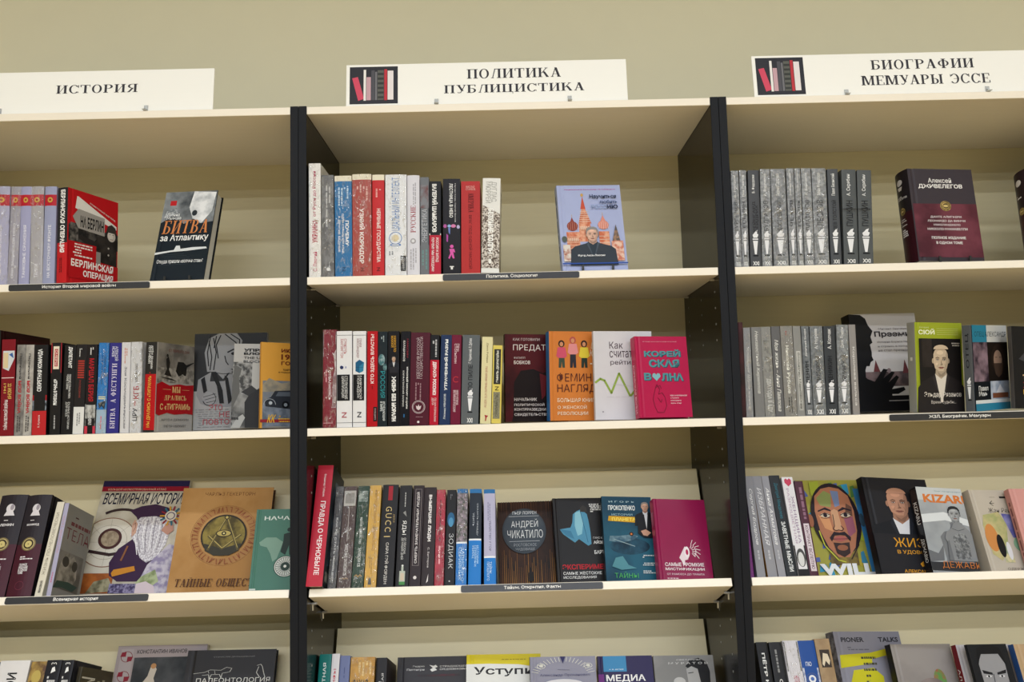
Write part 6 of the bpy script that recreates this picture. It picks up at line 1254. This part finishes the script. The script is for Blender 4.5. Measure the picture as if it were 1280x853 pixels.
def fd(f):
    f.r(0, 0, 1, 1, 'a59a9c'); f.r(.04, 0, .18, .97, 'b0a6a8'); 
    for v in (.90, .72):
        f.o(.11, v, .012, .0012, '7a1c2c'); f.p([(.05, v + .04), (.10, v + .045), (.10, v), (.04, v)], '8a2434'); f.p([(.12, v), (.18, v), (.17, v - .04), (.12, v - .045)], '8a2434')
    f.t('КОНСТАНТИН ИВАНОВ', .22, .925, .78, .962, '2c2628', bold=.01); f.r(.20, 0, .80, .89, '2c3034~4a4c50~16'); f.p([(.28, .45), (.30, .62), (.38, .72), (.40, .80), (.44, .82), (.47, .78), (.45, .70), (.5, .6), (.55, .45)], 'c9c0b4'); f.e(.43, .81, .03, .025, 'b98a5c'); f.e(.70, .55, .08, .08, '8a4a50~5c2c34~60')
book('konst', 'pinkish-grey framed art book with a pale figure, behind the black one', 'a59a9c', 'a59a9c', fd=fd, soft=True)
def fd(f):
    f.t('СТАНИСЛАВ ДРОБЫШЕВСКИЙ', .30, .865, .76, .895, '8a8a8c', bold=-.005); f.l([(.10, .60), (.22, .62), (.28, .66), (.40, .65), (.46, .70), (.52, .68), (.50, .62), (.42, .60), (.41, .52), (.39, .58), (.30, .58), (.28, .50), (.27, .58), (.20, .57)], .0012, 'c9c9c6'); f.l([(.26, .64), (.27, .60)], .0008, 'c9c9c6'); f.l([(.33, .645), (.34, .59)], .0008, 'c9c9c6')
    f.l([(.80, .72), (.84, .74), (.86, .70), (.88, .60), (.90, .52)], .0014, 'c9c9c6'); f.l([(.82, .7), (.80, .60), (.84, .52)], .0014, 'c9c9c6'); f.t('ПАЛЕОНТОЛОГИЯ', .14, .44, .96, .52, 'd0cfca', bold=0)
book('paleo', 'black face-out book with skeleton animals in thin white line', '1c1b1d', '28272a', fd=fd, vs=0.55)

# --- middle bookcase, lowest shelf in view
book('k1', 'teal book at the left end of the middle lowest shelf', '14706c', sd=lambda f: f.t('ЭЛЕМЕНТНАЯ', .36, .45, .62, .92, 'e6efee', 'u', bold=.01))
book('k2', 'slim white book with red print, beside the teal one', 'd8d6da', sd=lambda f: f.t('ПРАВДА И МИФЫ', .3, .35, .7, .86, 'c0404c', 'u', bold=.01), soft=True)
book('k3', 'slate blue book between the white and the golden ones, lowest shelf', '6a749c', sd=lambda f: f.q(.42, .5, .58, .9, 1, '4a5480', 'd'), soft=True)
book('k4', 'thick golden shrink-wrapped book with black capitals, lowest middle shelf', 'c0913c~a97c30~60', sd=lambda f: (f.t('ЗАХАР', .14, .70, .76, .79, '1c1810', bold=.03), f.q(.3, .82, .9, .96, 4, 'e0c484', 'd')), wrap=True)
book('k5', 'black slim book right of the golden one, lowest shelf', '1c1b1f', '221c20', sd=lambda f: f.t('НАТАЛИЯ\nБАСОВСКАЯ', .3, .5, .75, .85, 'c9c9c9', 'u', bold=0))
def fd(f):
    f.t('Эндрю', .22, .795, .39, .835, 'c9c9ca'); f.t('Петтигри', .14, .725, .39, .775, 'c9c9ca'); f.p([(.46, .84), (.52, .82), (.55, .84), (.58, .80), (.54, .78), (.57, .74), (.50, .71), (.47, .75), (.51, .78)], 'e0e0e0'); f.t('СТРАДАЮЩЕЕ', .61, .785, 1.0, .825, 'dcdcdc', bold=.0); f.t('СРЕДНЕВЕКОВЬЕ', .61, .73, 1.0, .77, 'dcdcdc', bold=.0); f.r(.3, .62, .9, .66, '4a2c34~332f34~60')
book('petti', 'dark grey face-out book with a small white ornament between author and title', '232226', '36353a', fd=fd, vs=0.55)
def fd(f):
    f.p([(0, 0), (0, .86), (.3, .865), (.7, .85), (1, .80), (1, 0)], 'dfe1e0'); f.q(.46, .915, .8, .93, 1, '7a6c18'); f.t('Уступить', .10, .68, 1.15, .82, '26262a', bold=.02)
book('ustup', 'yellow and white face-out book with black handwritten title', 'c9ba14', 'd3c41a', fd=fd, vs=0.72)
def fd(f):
    for k in range(21):
        a = R(18 + k * 7.2); u0, v0, r0, r1 = .52, .58, .052, .066; f.l([(.5 + r0 * math.cos(a) / f.W, .64 + r0 * math.sin(a) / f.H), (.5 + r1 * math.cos(a) / f.W, .64 + r1 * math.sin(a) / f.H)], .0012, 'd8d8d0')
    for u in (.17, .88): f.o(u, .84, .0085, .0009, 'e6e6de'); f.e(u, .845, .03, .025, 'd0d0c8')
    f.p([(.46, 1), (.54, 1), (.50, .88)], '2c2c5c'); f.t('Александр Проханович', .15, .66, .90, .71, '4a4c74', bold=.0); f.l([(.42, .78), (.6, .77)], .0008, '3c3c5c'); f.e(.5, .52, .32, .10, 'cfcfd6')
book('pravo', 'grey-lilac face-out book with a sunburst clock dial at the top', '4a4a5c', '8a8a9c', fd=fd, vs=0.62)
def fd(f):
    f.r(.10, .74, .52, 1, '3f86b8'); f.t('А. В. ДЕТКИ', .20, .765, .46, .785, 'e6eef4'); f.t('МЕДИА', .14, .56, .85, .69, 'f0f0f2', bold=.02); f.r(0, .5, .1, .7, '6c2c7c')
book('media', 'navy face-out book with a light blue square and white МЕДИА', '1c1838', '2a2450', fd=fd, vs=0.65)
def fd(f):
    f.r(0, 0, 1, 1, '7c7c7c~949494~10'); f.p([(.52, .84), (.60, .93), (.75, .96), (.88, .90), (.92, .76), (.90, .5), (.74, .5), (.70, .75), (.60, .78)], '1c1c1e'); f.p([(.53, .80), (.62, .84), (.72, .80), (.75, .6), (.70, .45), (.55, .5)], 'a9a9a9'); f.l([(.56, .74), (.64, .75)], .002, '1c1c1e'); f.c(.40, .62, .012, 'b9b9b9'); f.t('СВЕТЛАНЫ', .38, .925, .78, .945, 'c9c9c9'); f.t('М У Р А Т О В', .24, .87, .90, .90, 'c9c9c9')
book('greyph', 'grey photo book of a dark-haired person, right end of the middle lowest shelf', '8a8a88', '828282', fd=fd, vs=0.75, rough=.25)

# --- right bookcase, lowest shelf in view
book('l1', 'black book with bold white capitals beside the upright, lowest right shelf', '17171a', sd=lambda f: f.t('ПЁТР КАПИЦА', .30, .30, .68, .90, 'ececea', 'd', bold=.03))
book('l2', 'black book with smaller lettering, second on the right lowest shelf', '1f1f22', sd=lambda f: (f.t('САЛЬВАДОР', .34, .25, .64, .66, 'e0e0de', 'd', bold=.02), f.q(.3, .72, .6, .94, 1, '8a8a8a', 'd')))
book('l3', 'book with a grey photo above a white lower half, third on the right lowest shelf', 'd3d0d6', sd=lambda f: (f.r(.03, .72, .97, .99, '5c5c5c~9a9a9a~90'), f.t('НЕПРИДУМАННАЯ ИСТОРИЯ', .3, .35, .7, .68, 'b05060', 'd')), wrap=True)
book('l4', 'royal blue book with a round white emblem', '1f4a94', sd=lambda f: (f.t('ПЮ', .25, .765, .60, .805, 'd6dcec'), f.r(.02, .52, .98, .75, 'c9ccd6~8a90a8~120'), f.o(.5, .65, .011, .0015, '4a5a8c'), f.c(.5, .65, .007, 'e0e2e8'), f.c(.5, .65, .0035, '4a6ab0')))
book('l5', 'pale wood-brown book with a small dog picture on its spine', '8e7658~a08868~30', sd=lambda f: (f.r(.2, .74, .85, .90, '3a302a'), f.p([(.25, .77), (.4, .87), (.7, .86), (.8, .80), (.7, .76), (.5, .80), (.35, .75)], 'd8c9b0'), f.q(.45, .4, .6, .6, 1, 'c9b898', 'd')))
def fd(f):
    f.t('PIONER', .10, .90, .44, .945, '33343c', bold=.03); f.t('TALKS', .66, .90, .96, .945, '33343c', bold=.03); f.q(.14, .82, .5, .86, 2, '6a6a78'); f.p([(.02, .66), (.04, .78), (.5, .80), (.9, .86), (.92, .80), (.5, .74), (.5, .70)], 'c9c42c'); f.p([(.14, 0), (.12, .52), (.2, .64), (.5, .66), (.62, .58), (.60, .40), (.5, .3), (.48, 0)], 'c9c42c'); f.p([(.34, .2), (.34, .52), (.42, .56), (.42, .25)], 'b9b93c')
    for k in range(14): f.q(.34, .74 - .055 * k, .56, .765 - .055 * k, 1, '4a4a3c', fill=.8); 
    for k in range(4): f.q(.72, .58 - .12 * k, .90, .605 - .12 * k, 1, '4a4a5c', fill=.8)
book('pioner', 'tall grey book with yellow brush strokes on the lowest right shelf', '55525a~8a8890~80', '8c8c9a', fd=fd)
def fd(f): f.e(.7, .62, .10, .12, '5c8a4c~a04c44~60'); f.e(.55, .45, .3, .2, '857a78~6c6260~20')
book('gbrown', 'grey-brown face-out book with a black spine, right of the yellow-stroked one', '17161a', '8f8a88~7c7676~8', fd=fd)
book('redsp', 'light grey book with a dark red spine, behind the dark face cover', '6e1420', 'b5b2b6', sd=lambda f: f.t('АЛЛА', .3, .5, .7, .75, 'd8d0d0', 'd'))
def fd(f):
    f.r(0, 0, 1, 1, '1a1b1f'); f.p([(.22, 0), (.18, .72), (.30, .90), (.70, .90), (.84, .72), (.80, 0)], '8f8f93'); f.p([(.14, .70), (.22, .95), (.5, 1), (.8, .95), (.88, .7), (.74, .86), (.3, .86)], '131316')
    f.p([(.22, .64), (.46, .60), (.46, .57), (.24, .59)], '1c1c20'); f.p([(.82, .64), (.58, .60), (.58, .57), (.80, .59)], '1c1c20'); f.e(.35, .55, .07, .015, 'cfcfd3'); f.e(.68, .55, .07, .015, 'cfcfd3'); f.e(.35, .55, .025, .015, '131316'); f.e(.68, .55, .025, .015, '131316'); f.l([(.48, .58), (.46, .44), (.54, .42)], .0015, '3c3c40')
book('darkface', 'black and grey book filled by a staring face', '15161a', '1a1b1f', fd=fd, vs=0.72, soft=True)
book('blcream', 'blue-spined cream book cut by the right frame edge, lowest shelf', '2a4f8c', 'b59a78', fd=lambda f: (f.t('ЖИЗНЬ', .05, .3, .3, .7, '4a2c20', 'd', bold=.02), f.r(.3, .7, 1, 1, '3a5a80')))
print('books', len(BOOKS), 'of', len(PL), [k for k in PL if k not in BOOKS])
